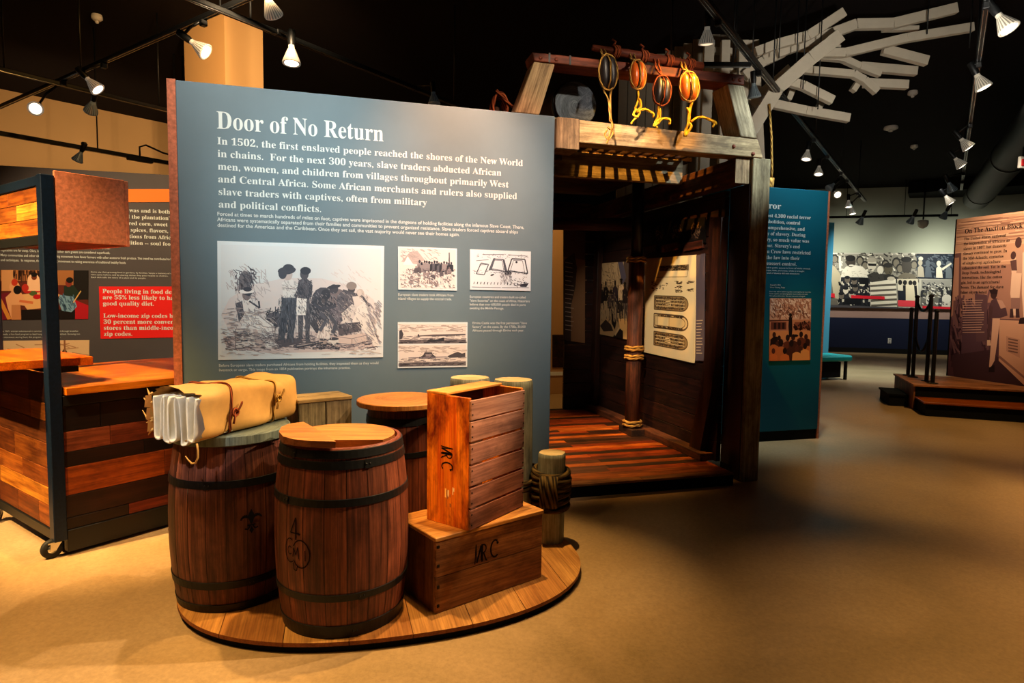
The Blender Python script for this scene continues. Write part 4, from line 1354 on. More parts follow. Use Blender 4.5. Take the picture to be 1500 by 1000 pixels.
mb = MB(); mb.obox(ao + ax_ * .021 + ay_ * .015, ax_ * (AW - .042), ay_ * (AD - .03), UP * .015, (.5, .4, .3)); mb.build('bottom_board', M['slat'], t)
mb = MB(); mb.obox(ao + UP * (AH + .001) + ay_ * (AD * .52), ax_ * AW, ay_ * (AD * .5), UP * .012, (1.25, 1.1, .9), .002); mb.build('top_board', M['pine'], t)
for x in (.012, AW - .012):
    mb = MB()
    for i in range(6):
        for z in (.025, .075):
            mb.box(ao + ax_ * x - ay_ * .0135 + UP * (hs * i + z), .006, .004, .006, aa, (.3, .2, .15))
    mb.build('nails', M['iron'], t)
def apx(x, y):
    return PL(x, y, ao, ax_)
top_ = apx(659, 652)
lettering_strokes(t, 'lettering', apx(646, 654), -UP, -ay_, .082, M['ink_dark'], -ax_)
# worn paper remains below the letters
mb = MB()
for i in range(9):
    p = apx(650 + random.uniform(-1, 18), 705 + random.uniform(0, 34))
    w_, h_ = random.uniform(.004, .01), random.uniform(.015, .05)
    c = random.choice([(.85, .62, .45), (.95, .55, .2), (.25, .1, .05), (.3, .12, .06)])
    mb.add([p - ax_ * .001, p - ay_ * w_ - ax_ * .001, p - ay_ * w_ - UP * h_ - ax_ * .001, p - UP * h_ - ax_ * .001], [(0, 1, 2, 3)], c)
mb.build('paper_scraps', M['print'], t)

# pilings and the rope that binds them
def piling(c, r, h, label, lean=(0, 0)):
    t = thing('wooden_piling', c, label, 'piling', None)
    rnd = random.Random(r)
    n = 28
    rr_ = [r * (1 + rnd.uniform(-.035, .035)) for _ in range(n)]
    mb = MB()
    vs, gs = [], []
    hs_ = [0, .05, .3, .5, .7, .95, .985, 1.0]
    for q in hs_:
        k = 1.05 - .07 * q - (.05 if q == 1.0 else 0)
        for i in range(n):
            a = 2 * PI * i / n
            vs.append(Vector(c) + Vector((math.cos(a) * rr_[i] * k + lean[0] * q, math.sin(a) * rr_[i] * k + lean[1] * q, h * q)))
            gs.append(Vector((h * q, a * r, 0)))
    fs = [(i * n + k, i * n + (k + 1) % n, (i + 1) * n + (k + 1) % n, (i + 1) * n + k) for i in range(len(hs_) - 1) for k in range(n)]
    mb.add(vs, fs, (1, 1, 1), gs, True)
    mb.build('shaft', M['pile'], t)
    mb = MB()
    top = vs[-n:]
    mb.add([p + UP * .0005 for p in top] + [sum(top, Vector()) / n + UP * .003], [(k, (k + 1) % n, n) for k in range(n)], (1.1, 1.05, 1.0))
    mb.build('sawn_top', M['sawn'], t)
    return t
piling(Vector((.243, 3.737, .05)), .083, .537, 'short grey piling at the right end of the platform, wrapped in rope', (.008, 0))
piling(Vector((.012, 3.80, .05)), .120, .968, 'tall pale piling in front of the slate panel, right behind the orange crate')
piling(Vector((-.262, 3.92, .05)), .128, .962, 'tall piling hidden behind the orange crate, only its pale top showing')
t = thing('mooring_rope', Vector((.243, 3.737, .25)), 'thick dark rope wound around the short piling and tied to its neighbour', 'rope')
pc_ = Vector((.247, 3.737, 0))
mb = MB()
for i in range(7):
    z = .27 + i * .034
    rr_ = .083 * 1.02 + .018 + (.006 if i in (2, 3, 4, 5) else 0)
    mb.tube([pc_ + Vector((math.cos(2 * PI * k / 28) * rr_, math.sin(2 * PI * k / 28) * rr_, z + .012 * math.sin(k / 28 * 2 * PI + i))) for k in range(28)], .0175, 10, closed=True)
mb.build('coil', M['rope_shaded'], t)
tp = Vector((.012, 3.80, 0))
dv = (tp - pc_).normalized(); sv = Vector((-dv.y, dv.x, 0))
mb = MB()
for i in range(5):
    z = .335 + i * .032
    side = .095 if i % 2 else -.10
    a_, b_ = pc_ - sv * .10 + UP * z, tp - sv * .135 + UP * (z + .012 * (i - 2))
    mb.tube([a_.lerp(b_, k / 8) - UP * (.02 * math.sin(PI * k / 8)) - sv * .012 for k in range(9)], .0165, 10)
mb.build('lashing', M['rope_shaded'], t)
mb = MB()
for i in range(5):                            # frapping turns standing upright at the front
    p = pc_ + Vector((-.06 + i * .02, -.118, 0))
    mb.tube([p + UP * .285 + Vector((.0, .01, 0)), p + UP * .32 - Vector((.0, .012, 0)), p + UP * .42 - Vector((.004, .018, 0)), p + UP * .47 + Vector((0, .004, 0))], .0145, 9)
mb.build('frapping', M['rope_shaded'], t)
mb = MB()
mb.tube([tp + Vector((math.cos(2 * PI * k / 28) * .142, math.sin(2 * PI * k / 28) * .142, .37)) for k in range(28)], .016, 10, closed=True)
mb.tube([tp + Vector((math.cos(2 * PI * k / 28) * .143, math.sin(2 * PI * k / 28) * .143, .41)) for k in range(28)], .016, 10, closed=True)
mb.build('coil', M['rope_shaded'], t)

# bale of cloth in a leather wrapper on the left barrel
ba = math.radians(71)
bx, bw_ = Vector((math.cos(ba), math.sin(ba), 0)), Vector((-math.sin(ba), math.cos(ba), 0))
bo = Vector((-1.318, 2.655, B1C.z + B1H + .007 + .049))
BL, BWD, BHT = .64, .275, .225
t = thing('cloth_bale', bo + bx * BL / 2 + bw_ * BWD / 2, 'bale of folded white cloth in tied tan leather, on the fleur marked barrel', 'bale')
rnd = random.Random(4)
def section(k, grow=0.0, n=44):
    """rounded outline of the bale at k (0 front, 1 back)"""
    s = 1.0
    for tie in (.27, .72):
        s -= .045 * math.exp(-((k - tie) / .045) ** 2)
    if k > .93:
        s -= (k - .93) * 1.2
    P_ = []
    w, h = BWD / 2 * s + grow, BHT / 2 * s + grow
    for i in range(n):
        a = 2 * PI * i / n
        e = 5.0
        c, q = math.cos(a), math.sin(a)
        x = abs(c) ** (2 / e) * (1 if c > 0 else -1) * w
        z = abs(q) ** (2 / e) * (1 if q > 0 else -1) * h
        z += .010 * math.sin(k * 7 + x * 9) * (1 if q > 0 else 0) + .006 * math.sin(k * 17 + x * 30) * (1 if q > 0 else 0)
        x += .006 * math.sin(k * 13 + z * 25)
        if q < 0:
            z = max(z, -BHT / 2 + .001)
        P_.append((x, z))
    return P_
def bpt(k, x, z):
    return bo + bx * (BL * k) + bw_ * (BWD / 2 + x) + UP * (BHT / 2 + z)
n = 44
ks = [0.0, .04, .1, .16, .21, .25, .27, .29, .34, .42, .5, .58, .65, .7, .72, .74, .8, .88, .94, .98, 1.0]
mb = MB()
vs = []
for i, k in enumerate(ks):
    for j, (x, z) in enumerate(section(k)):
        kk = k
        if i == 0:
            kk = -.02 + .05 * abs(math.sin(j * 2.1)) * (1 if z > BHT * .3 else .5) + rnd.uniform(-.012, .012)
        vs.append(bpt(kk, x, z))
fs = [(i * n + j, i * n + (j + 1) % n, (i + 1) * n + (j + 1) % n, (i + 1) * n + j) for i in range(len(ks) - 1) for j in range(n)]
mb.add(vs, fs, (1, 1, 1), None, True)
vs2 = []                                      # inner face of the hide
for i, k in enumerate(ks[:6]):
    for j, (x, z) in enumerate(section(k, -.006)):
        p = vs[j] if i == 0 else bpt(k, x, z)
        vs2.append(p)
mb.add(vs2, [(i * n + j, (i + 1) * n + j, (i + 1) * n + (j + 1) % n, i * n + (j + 1) % n) for i in range(5) for j in range(n)], (.8, .75, .7), None, True)
mb.add([vs[-n + j] for j in range(n)], [tuple(range(n))], (.9, .88, .85))
mb.build('leather_wrapper', M['leather'], t)
# cloth: one long sheet folded to and fro, seen from its end
mb = MB()
path = []
lob = 5
x0 = BWD / 2 - .022
wd_ = (BWD - .044) / lob
for i in range(lob):
    xa = x0 - i * wd_
    zb_ = -BHT / 2 - .004 - .016 * (i % 2) + .006
    zt_ = BHT / 2 - .03
    r_ = wd_ * .42
    path.append((xa - wd_ * .06, zt_))
    path.append((xa - wd_ * .04, .02)); 
    for q in range(7):
        a = PI * q / 6
        path.append((xa - wd_ * .46 + r_ * math.cos(a), zb_ + r_ - r_ * math.sin(a) * 1.0))
    path.append((xa - wd_ * .90, .02)); path.append((xa - wd_ * .92, zt_))
dep = [-.03, -.028, -.015, .0, .06, .2]
vs = []
for q, k in enumerate(dep):
    for j, (x, z) in enumerate(path):
        lobe = j // 11
        e = .012 * math.sin(lobe * 2.3) + .004 * math.sin(j * 1.3)
        vs.append(bpt(k, x + .003 * math.sin(j + q), max(z, -BHT / 2 - .03) if k < .015 else max(z, -BHT / 2 + .006)) + bx * e)
m_ = len(path)
mb.add(vs, [(i * m_ + j, i * m_ + j + 1, (i + 1) * m_ + j + 1, (i + 1) * m_ + j) for i in range(len(dep) - 1) for j in range(m_ - 1)], (1, 1, 1), None, True)
cl = mb.build('folded_cloth', M['cloth'], t)
so = cl.modifiers.new('thick', 'SOLIDIFY'); so.thickness = .009; so.offset = 0
sb = cl.modifiers.new('soft', 'SUBSURF'); sb.levels = sb.render_levels = 1
mb = MB()                                     # inside of the bale, behind the folds
mb.obox(bpt(.10, -BWD / 2 + .03, -BHT / 2 + .012), bx * .45, bw_ * (BWD - .06), UP * (BHT - .04), (.7, .68, .62)); mb.build('cloth_core', M['cloth'], t)
for k, kn in ((.27, -.005), (.72, .015)):
    mb = MB()
    P_ = section(k, .004)
    mb.tube([bpt(k + .012 * math.sin(j * .5), x, z) for j, (x, z) in enumerate(P_)], .0055, 8, closed=True)
    pk = bpt(k, -BWD / 2 - .006, kn)
    for s in range(3):
        mb.tube([pk + Vector((0, 0, 0)) - bw_ * .006 + bx * (.016 * math.cos(a)) + UP * (.016 * math.sin(a)) - bw_ * (.004 * s) for a in [2 * PI * q / 10 + s for q in range(10)]], .0055, 7, closed=True)
    mb.tube([pk - bw_ * .008, pk - bw_ * .02 + bx * .015 + UP * .015, pk - bw_ * .02 + bx * .03 + UP * .035, pk - bw_ * .012 + bx * .04 + UP * .04], .005, 7)
    mb.tube([pk - bw_ * .008, pk - bw_ * .02 - bx * .012 - UP * .02, pk - bw_ * .018 - bx * .02 - UP * .05], .005, 7)
    mb.build('cord', M['rope_red'] if k < .5 else M['rope'], t)
mb = MB()                                     # torn strips and a hanging thong at the front
p = bpt(-.02, -BWD / 2 + .02, -BHT / 2)
mb.tube([p, p - UP * .03 + bx * .005, p - UP * .06 - bw_ * .004, p - UP * .085 + bw_ * .01, p - UP * .09 + bw_ * .03, p - UP * .075 + bw_ * .05, p - UP * .06 + bw_ * .065], [.004, .004, .004, .004, .004, .003, .002], 7)
mb.build('hanging_thong', M['leather'], t)
mb = MB()
for q, (zz, out_, dz) in enumerate(((.09, .03, .02), (.05, .05, .015), (-.02, .06, .03), (-.03, .04, -.015), (-.07, .03, -.03))):
    p = bpt(-.01, BWD / 2 - .004, zz)
    mb.tube([p, p + bw_ * out_ * .5 - UP * .01, p + bw_ * out_ + UP * dz], [.006, .005, .0015], 6)
mb.build('leather_strips', M['leather'], t)
mb = MB()
for q in range(3):
    p = bpt(-.012 + q * .008, BWD / 2 - .002, .08 - q * .055)
    mb.add([p, p + bw_ * .012 - bx * .02, p - UP * .05 + bw_ * .014 - bx * .025, p - UP * .055 + bw_ * .002], [(0, 1, 2, 3)], (.8, .6, .45))
fl_ = mb.build('side_flap', M['leather'], t)
fl_.modifiers.new('thick', 'SOLIDIFY').thickness = .003

# ------------------------------------------------------------------ wheeled wooden market cart at the left
ka = math.radians(54.5)
kr, kl = Vector((math.cos(ka), math.sin(ka), 0)), Vector((-math.sin(ka), math.cos(ka), 0))
ko = Vector((-2.572, 3.465, 0))
CT = thing('market_cart', ko + kr * .4 + kl * .6, 'wheeled stall of salvaged planks on a black steel frame, with a varnished counter', 'cart')
def K(r, l, z):
    return ko + kr * r + kl * l + UP * z
def kp(x, y, off=0.0):
    return PL(x, y, K(0, off, 0), kl)          # on the right hand face
def kq(x, y, off=0.0):
    return PL(x, y, K(off, 0, 0), kr)          # on the left hand face
PW = .066
CL, CRT = 1.0, 1.35                            # lengths of the left and right faces
for (r, l) in ((0, 0), (CRT - PW, 0), (0, CL - PW), (CRT - PW, CL - PW)):
    mb = MB(); mb.obox(K(r, l, .095), kr * PW, kl * PW, UP * 2.06, ch=.004)
    mb.build('post', M['bluesteel'], CT)
def rail(nm, a, x, y, z, mat='black'):
    mb = MB(); mb.obox(a, x, y, z, ch=.003); mb.build(nm, M[mat], CT)
rail('bottom_rail', K(PW, .004, .02), kr * (CRT - 2 * PW), kl * .05, UP * .128)
rail('bottom_rail', K(.004, PW, .10), kr * .05, kl * (CL - 2 * PW), UP * .06)
rail('top_rail', K(PW, .004, .868), kr * (CRT - 2 * PW), kl * .05, UP * .058)
rail('top_rail', K(.004, PW, 2.095), kr * .05, kl * (CL - 2 * PW), UP * .055, 'bluesteel')
pal = [L(c)[:3] for c in ('#1b100b', '#8a4a32', '#23140d', '#b55a1c', '#321a10', '#3a1a12', '#6a2f1c')]
# planks of the right hand face: bottom to top
rows = [(.150, .068, [(0, .40, '#2a160e'), (.40, 1.3, '#86391f')]), (.219, .13, [(0, 1.3, '#3a1d14')]), (.350, .165, [(0, .62, '#c0651c'), (.62, 1.3, '#8a4417')]),
        (.516, .085, [(0, .5, '#27130c'), (.5, 1.3, '#1a0d08')]), (.602, .118, [(0, .31, '#a05c40'), (.31, 1.3, '#8f4a30')]), (.721, .146, [(0, .26, '#1c110c'), (.26, .8, '#150c08'), (.8, 1.3, '#23130c')])]
mb = MB()
for z, h, segs in rows:
    for a, b, c in segs:
        b = min(b, CRT - PW)
        mb.obox(K(max(a, PW + .001), .012, z), kr * (b - max(a, PW + .001) - .002), kl * .022, UP * (h - .002), L(c)[:3], .002)
mb.build('side_planks', M['plank'], CT)
rows = [(.162, .128, [(0, .26, '#b06a2a'), (.26, .6, '#94551f'), (.6, 1.0, '#7a431c')]), (.291, .105, [(0, .9, '#e0a03a'), (.9, 1.0, '#b87a2c')]), (.397, .11, [(0, .5, '#9a5a22'), (.5, 1.0, '#b5702c')]),
        (.508, .145, [(0, .62, '#9c6024'), (.62, 1.0, '#7a451c')]), (.654, .125, [(0, 1.0, '#6f421f')]), (.780, .105, [(0, .33, '#b87a30'), (.33, 1.0, '#8a5524')]), (.886, .165, [(0, .34, '#4a2a16'), (.34, .8, '#6a3f1f'), (.8, 1.0, '#4d2c18')])]
mb = MB()
for z, h, segs in rows:
    for a, b, c in segs:
        b = min(b, CL - PW)
        a = max(a, PW + .001)
        mb.obox(K(.012, a, z), kr * .022, kl * (b - a - .002), UP * (h - .002), L(c)[:3], .002)
mb.build('front_planks', M['plank'], CT)
mb = MB(); mb.obox(K(.04, .04, .15), kr * (CRT - .08), kl * (CL - .08), UP * .72, (.1, .07, .05)); mb.build('carcass', M['matblack'], CT)
# counter
zc = .932
mb = MB()
for i in range(5):
    mb.obox(K(.075, -.03 + i * .26, zc), kr * (CRT + .02), kl * .2595, UP * .042, (1, 1 - .05 * (i % 2), 1 - .08 * (i % 3)), .002)
mb.build('counter_top', M['counter'], CT)
a = K(-.27, .075, 1.085)
mb = MB(); mb.obox(a, kr * .525, kl * (CL - .15), UP * .05, (.95, .62, .42), .004); mb.build('raised_shelf', M['counter'], CT)
mb = MB(); mb.obox(K(.036, .07, 1.052), kr * .14, kl * (CL - .14), UP * .032); mb.build('shelf_bracket', M['black'], CT)
# upper box: end board and plank front
zb, zt_ = kp(100, 354, .0).z, kp(100, 252, .0).z
rb = (kp(189, 300) - K(0, 0, 0)).dot(kr)
mb = MB(); mb.obox(K(PW + .002, .006, zb), kr * (rb - PW - .022), kl * .02, UP * (zt_ - zb), (1.1, .95, .85), .002)
mb.obox(K(rb - .0195, .004, zb - .004), kr * .02, kl * .5, UP * (zt_ - zb), (1, .8, .7), .002)
mb.build('end_board', M['burl'], CT)
mb = MB(); mb.obox(K(PW + .002, .03, zb), kr * (rb - PW - .024), kl * (CL - .1), UP * .016, (.8, .32, .25)); mb.build('box_bottom', M['redwood'], CT)
mb = MB(); mb.obox(K(rb - .02, .51, zb), kr * .018, kl * (CL - .58), UP * (zt_ - zb)); mb.build('back_board', M['burl'], CT)
zz = [1.828, 1.919, 2.012, 2.093]
mb = MB()
for i, segs in enumerate(([(PW, .93, '#d0842a')], [(PW, .42, '#f0b446'), (.42, .93, '#b0702a')], [(PW, .55, '#a8661f'), (.55, .93, '#b8742a')])):
    for a_, b_, c in segs:
        mb.obox(K(.012, a_ + .002, zz[i]), kr * .022, kl * (b_ - a_ - .003), UP * (zz[i + 1] - zz[i] - .002), L(c)[:3], .002)
mb.build('upper_planks', M['plank'], CT)
rail('box_rail', K(.004, PW, 1.77), kr * .05, kl * (CL - 2 * PW), UP * .056)
# casters
for (r, l, ang) in ((.033, .033, -.62), (CRT - .033, .033, 1.0), (.033, CL - .033, .2), (CRT - .033, CL - .033, .7)):
    c = K(r, l, 0) + Vector((-.03, -.02, 0))
    ax = Vector((math.cos(ang), math.sin(ang), 0))
    mb = MB(); mb.lathe([(.02, -.016), (.048, -.016), (.054, -.009), (.054, .009), (.048, .016), (.02, .016)], c + UP * .054, ax, 28)
    wh = mb.build('caster_wheel', M['rubber'], CT)
    mb = MB(); mb.lathe([(.001, -.019), (.024, -.0185), (.024, .0185), (.001, .019)], c + UP * .054, ax, 20); mb.build('hub', M['chrome'], wh)
    tv = Vector((-ax.y, ax.x, 0))
    mb = MB()
    for s in (-1, 1):
        q = c + ax * (s * .0215)
        mb.prism([q + UP * .045 - tv * .014, q + UP * .045 + tv * .014, q + UP * .092 + tv * .045, q + UP * .092 - tv * .012], ax * (.004 * s))
    mb.box(c + UP * .086 + tv * .006, .05, .06, .008, ang)
    mb.build('caster_fork', M['chrome'], CT)

# ------------------------------------------------------------------ ship's hold built of old timber
SH = thing('ship_hold', W(3.15, 1.9, 0), 'open fronted ship hold of old timbers with a plank floor, beside the slate panel', 'ship exhibit')
def uz(pts, v0, v1, nm, mat, col=(1, 1, 1)):
    mb = MB(); mb.prism([W(u, v0, z) for u, z in pts], V * (v1 - v0), col)
    # run the grain along the longest side
    a = max(((Vector((q[0] - p[0], q[1] - p[1], 0))) for p, q in zip(pts, pts[1:])), key=lambda e: e.length).normalized()
    r = random.random() * 20
    n = len(pts)
    for i in range(2 * n):
        u, z = pts[i % n]
        mb.g[i] = Vector((u * a.x + z * a.y + r, -u * a.y + z * a.x, (v0 if i < n else v1)))
    return mb.build(nm, M[mat], SH, bevel=.008)
def ub(u0, u1, v0, v1, z0, z1, nm, mat, col=(1, 1, 1), ch=.006):
    mb = MB(); mb.obox(W(u0, v0, z0), U * (u1 - u0), V * (v1 - v0), UP * (z1 - z0), col, ch)
    return mb.build(nm, M[mat], SH)
ub(4.118, 4.285, .38, .50, 0, 2.66, 'corner_post', 'beam', (.95, .98, .95))
ub(1.99, 2.15, .38, .52, 0, 2.66, 'corner_post', 'beam')
uz([(2.04, 2.664), (4.21, 2.664), (4.152, 2.808), (2.04, 2.835)], .38, .53, 'lintel', 'beam', (1.1, 1.0, .88))
uz([(2.115, 2.837), (2.30, 2.834), (2.414, 3.205), (2.254, 3.205)], .38, .55, 'sloping_leg', 'beam', (1.05, .92, .75))
uz([(3.989, 2.817), (4.149, 2.814), (4.003, 3.212), (3.854, 3.212)], .38, .60, 'sloping_leg', 'beam')
uz([(2.236, 3.268), (2.254, 3.208), (4.004, 3.215), (4.0, 3.295)], .375, .56, 'top_bar', 'redwood')
ub(2.37, 2.54, .19, .378, 2.56, 2.778, 'beam_end', 'beam', (.56, .46, .42))
ub(2.37, 2.54, .532, 3.38, 2.56, 2.775, 'side_beam', 'beam_dark')
ub(3.972, 4.10, .415, 3.38, 2.456, 2.655, 'side_beam', 'beam_dark', (1.6, 1.5, 1.4))
ub(3.972, 4.10, .405, .414, 2.456, 2.655, 'beam_end', 'beam', (1, .85, .75), .001)
ub(2.545, 3.968, 1.2, 1.26, 2.575, 2.795, 'cross_board', 'beam')
ub(2.2, 4.11, 3.39, 3.5, 2.45, 2.7, 'cross_beam', 'beam_dark')
mb = MB(); mb.tube([W(2.6, 3.2, 2.38), W(4.0, 2.1, 2.30)], .07, 16); mb.build('round_log', M['beam_dark'], SH)
for u_, z_ in ((3.93, 2.735), (4.11, 2.69), (2.3, 3.235), (2.42, 3.235), (3.9, 3.25), (3.96, 3.25)):
    mb = MB(); p = W(u_, .379, z_); mb.lathe([(.016, 0), (.015, .006), (.006, .01)], p, -V, 12); mb.build('bolt', M['redwood'], SH)
for u_ in (2.36, 2.52):
    mb = MB(); mb.obox(W(u_, .372, 3.21), U * .014, V * .004, UP * .065, (.3, .3, .3)); mb.build('iron_strap', M['iron'], SH)
# grating
mb = MB()
for i in range(13):
    u_ = 2.6 + i * .11
    mb.obox(W(u_, .535, 2.80), U * .035, V * .72, UP * .03)
for i in range(6):
    v_ = .56 + i * .118
    mb.obox(W(2.55, v_, 2.802), U * 1.415, V * .032, UP * .034)
g = mb.build('hatch_grating', M['beam_dark'], SH)
mb = MB()
for i in range(9):
    v_ = 1.265 + i * .235
    mb.obox(W(2.2, v_, 2.80), U * 1.9, V * .233, UP * .035, (random.uniform(.7, 1.1),) * 3, .002)
mb.build('deck_planks', M['beam_dark'], SH)
# floor
mb = MB(); mb.obox(W(2.05, .32, .0), U * 1.95, V * 3.1, UP * .085); mb.build('floor_base', M['matblack'], SH)
mb = MB()
fcol = ['#d0702c', '#a04c1c', '#c0601f', '#4a2a20', '#e08a3c', '#8a3f1c', '#b85a22', '#33221e', '#d07c30', '#6a4438', '#3d2a26']
for i in range(33):
    v0 = .312 + i * .094
    u0 = 2.05
    cut = sorted(random.uniform(2.3, 3.9) for _ in range(random.choice([0, 1, 1, 2])))
    es = [u0] + cut + [4.0]
    for a, b in zip(es, es[1:]):
        if b - a < .02: continue
        c = L('#d8a468' if i == 0 and a < 3.3 else random.choice(fcol))[:3]  # front row paler: light falling on it is put into the colour
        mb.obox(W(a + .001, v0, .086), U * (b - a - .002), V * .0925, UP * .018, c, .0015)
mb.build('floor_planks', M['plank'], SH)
# hull sides
def hull(u0, u1, v0, v1, z0, z1, nm, along='v', h=.17):
    mb = MB()
    z = z0
    while z < z1 - .01:
        hh = min(h * random.uniform(.85, 1.1), z1 - z)
        k = random.uniform(.7, 1.3)
        mb.obox(W(u0, v0, z), U * (u1 - u0), V * (v1 - v0), UP * (hh - .004), (k * 1.1, k * random.uniform(.85, 1), k * .9), .003)
        z += hh
    return mb.build(nm, M['hull'], SH)
hull(4.06, 4.105, .66, 3.38, .105, 2.44, 'hull_planking')
hull(2.06, 2.11, .55, 3.38, .105, 2.55, 'hull_planking')
hull(2.12, 3.36, 3.385, 3.43, .105, 2.44, 'end_planking')
hull(3.66, 4.055, 3.385, 3.43, .105, 2.44, 'end_planking')
M['sidepanel'] = plain('plum_black_panel', '#2b2228', .5, 0, .3)
mb = MB(); mb.obox(W(4.108, .40, .02), U * .008, V * .26, UP * 2.436); mb.build('smooth_side_panel', M['sidepanel'], SH)
mb = MB(); mb.obox(W(4.102, .505, .02), U * .006, V * .15, UP * .09); mb.build('side_skirting', M['black'], SH)
ub(3.93, 4.058, .70, 3.3, .105, .172, 'ledge', 'beam_dark', (1.5, 1.3, 1.2), .004)
ub(3.78, 3.928, 1.72, 2.02, .105, .172, 'mast_step', 'beam_dark', (.6, .6, .6), .004)
lf = [(1009, 655), (1019, 603), (1025, 571), (1031, 525), (1035, 440), (1037, 370), (1040, 318)]
rt = [(1057, 318), (1054, 370), (1052, 440), (1048, 525), (1042, 571), (1036, 603), (1025, 660)]
mb = MB(); mb.prism([PU(x, y, 3.985) for x, y in lf + rt], U * .072, (2.0, 1.5, 1.2))
for i in range(len(mb.g)): mb.g[i] = Vector((mb.v[i].z, (mb.v[i] - P0).dot(V), (mb.v[i] - P0).dot(U)))
mb.build('rib', M['hull'], SH)
mb = MB(); mb.beam(W(4.02, 3.25, .172), W(4.02, 3.2, 2.44), .07, .13, (1.4, 1.2, 1), .006, U); mb.build('rib', M['hull'], SH)
for a, b in ((945, 961), (968, 993), (1001, 1029)):
    p, q = PU(a, 372 - (a - 945) * .07, 4.04), PU(b, 369 - (b - 945) * .07, 4.04)
    mb = MB(); mb.obox(p + U * .0, q - p, U * .019, UP * .075, (3.6, 2.2, 1.6), .003); mb.build('cleat', M['hull'], SH)
# mast
mc = W(3.86, 1.87, 0)
mb = MB(); mb.tube([mc + UP * .173, mc + UP * .8, mc + UP * 1.9], .078, 24, (1.5, 1.15, 1)); mb.build('mast', M['beam_dark'], SH)
mb = MB(); mb.tube([mc + UP * 1.901, mc + UP * 2.8], .062, 24, (.5, .55, .6)); mb.build('mast_upper', M['block_dark'], SH)  # cool reflection on the upper mast put into its bluish tint
for zc_ in (.20, .235, .90, .925, .99, 1.015, 1.90, 1.93):
    mb = MB()
    rr_ = .078 + .012
    mb.tube([mc + Vector((math.cos(2 * PI * k / 28) * rr_, math.sin(2 * PI * k / 28) * rr_, zc_ + .004 * math.sin(k * .9))) for k in range(28)], .0145, 9, closed=True)
    mb.build('rope_band', M['rope'], SH)

# prints hung on the hull
t = thing('ship_plan_print', PU(982, 450, 4.04), 'tall pale print of ship deck plans on the hull wall, beside the mast', 'print')
d = Draw(PU(945.5, 379, 4.05), PU(1020.5, 373, 4.05), PU(944, 515.5, 4.05), '#d9c69a', .008)
Q, Q2 = '#54432f', '#8d7650'
d.rect(.03, .02, .97, .98, '#dccaa0')
d.rect(.32, .085, .88, .14, '#6f6048'); d.hatch(.33, .09, .87, .135, 60, '#2f2519', .03, .012, 0, .2)
d.line([(.25, .14), (.25, .2), (.85, .2), (.87, .14)], .006, Q)
for x0, y0, x1, y1, n in ((.16, .24, .28, .34, 30), (.32, .25, .5, .33, 18), (.64, .24, .76, .27, 26), (.64, .285, .76, .31, 18), (.64, .325, .76, .35, 26), (.86, .24, .98, .265, 22), (.86, .31, .98, .335, 22)):
    d.hatch(x0, y0, x1, y1, n, Q, .035, .006, 0, .1)
for y, full in ((.46, 1), (.645, 0), (.83, 1)):
    h = .07
    hull_ = [(.22, y - h)] + [(.75 + .13 * math.sin(PI * i / 12), y - h * math.cos(PI * i / 12)) for i in range(13)] + [(.22, y + h)]
    d.poly(hull_, Q2 if full else '#cdb788')
    d.line(hull_ + [hull_[0]], .012 if full else .016, Q)
    inn = [(.24, y - h * .7)] + [(.73 + .10 * math.sin(PI * i / 12), y - h * .7 * math.cos(PI * i / 12)) for i in range(13)] + [(.24, y + h * .7)]
    d.line(inn + [inn[0]], .008, Q)
    if full:
        for k in range(-3, 4):
            d.hatch(.24, y + k * h * .25 - .004, .80, y + k * h * .25 + .004, 46, '#3d2f20', .012, .014, 1.5, .2)
        for k in (-.45, 0, .45):
            d.line([(.26, y + k * h), (.82, y + k * h)], .005, '#d6c296')
        d.line([(.46, y - .015), (.54, y - .02), (.56, y + .02), (.46, y + .015)], .008, '#d6c296')
    else:
        d.rect(.30, y - h * .55, .52, y + h * .55, '#d8c698'); d.rect(.54, y - h * .5, .80, y + h * .5, '#c9b384')
        d.line([(.53, y - h * .7), (.53, y + h * .7)], .006, Q); d.line([(.29, y - h * .7), (.29, y + h * .7)], .006, Q)
        for s in (-1, 1):
            d.hatch(.3, y + s * h * .82 - .006, .8, y + s * h * .82 + .006, 80, '#3d2f20', .014, .012, 1.5, .2)
d.build('sheet', t)
p0, p1, p2 = PU(1021, 374, 4.05), PU(1033, 371, 4.05), PU(1020, 528, 4.05)
d = Draw(p0, p1, p2, '#4f4650', .008)
for i in range(12):
    d.line([(.08, .62 + i * .028), (random.uniform(.6, .92), .62 + i * .028)], .007, '#b5a88e')
d.build('side_caption', t)

t = thing('deck_scene_print', PU(895, 440, 4.04), 'dark picture of a crowded ship deck, on the hull wall left of the mast', 'print')
d = Draw(PU(868.5, 386.5, 4.05), PU(924.5, 382.6, 4.05), PU(870, 487.5, 4.05), '#8f7858', .008)
d.rect(0, 0, 1, .3, '#a58c68'); d.hatch(.05, .02, .95, .4, 50, '#6a563e', .2, .008, 1.2, .25); d.hatch(.3, .0, .6, .4, 40, '#4d3f30', .08, .006, .2, .3)
d.rect(.84, .0, 1, .75, '#4a3a30'); d.poly([(.7, .0), (.82, .0), (.9, .2), (.8, .3)], '#4a4450')
d.poly([(0, .74), (1, .66), (1, 1), (0, 1)], '#8a7250'); d.poly([(.7, .75), (1, .72), (1, 1), (.75, 1)], '#c99a5c')
d.crowd(.02, .95, .42, .22, 8, ['#1c1510', '#2d2118'], ['#17120f', '#241c18', '#33281f'])
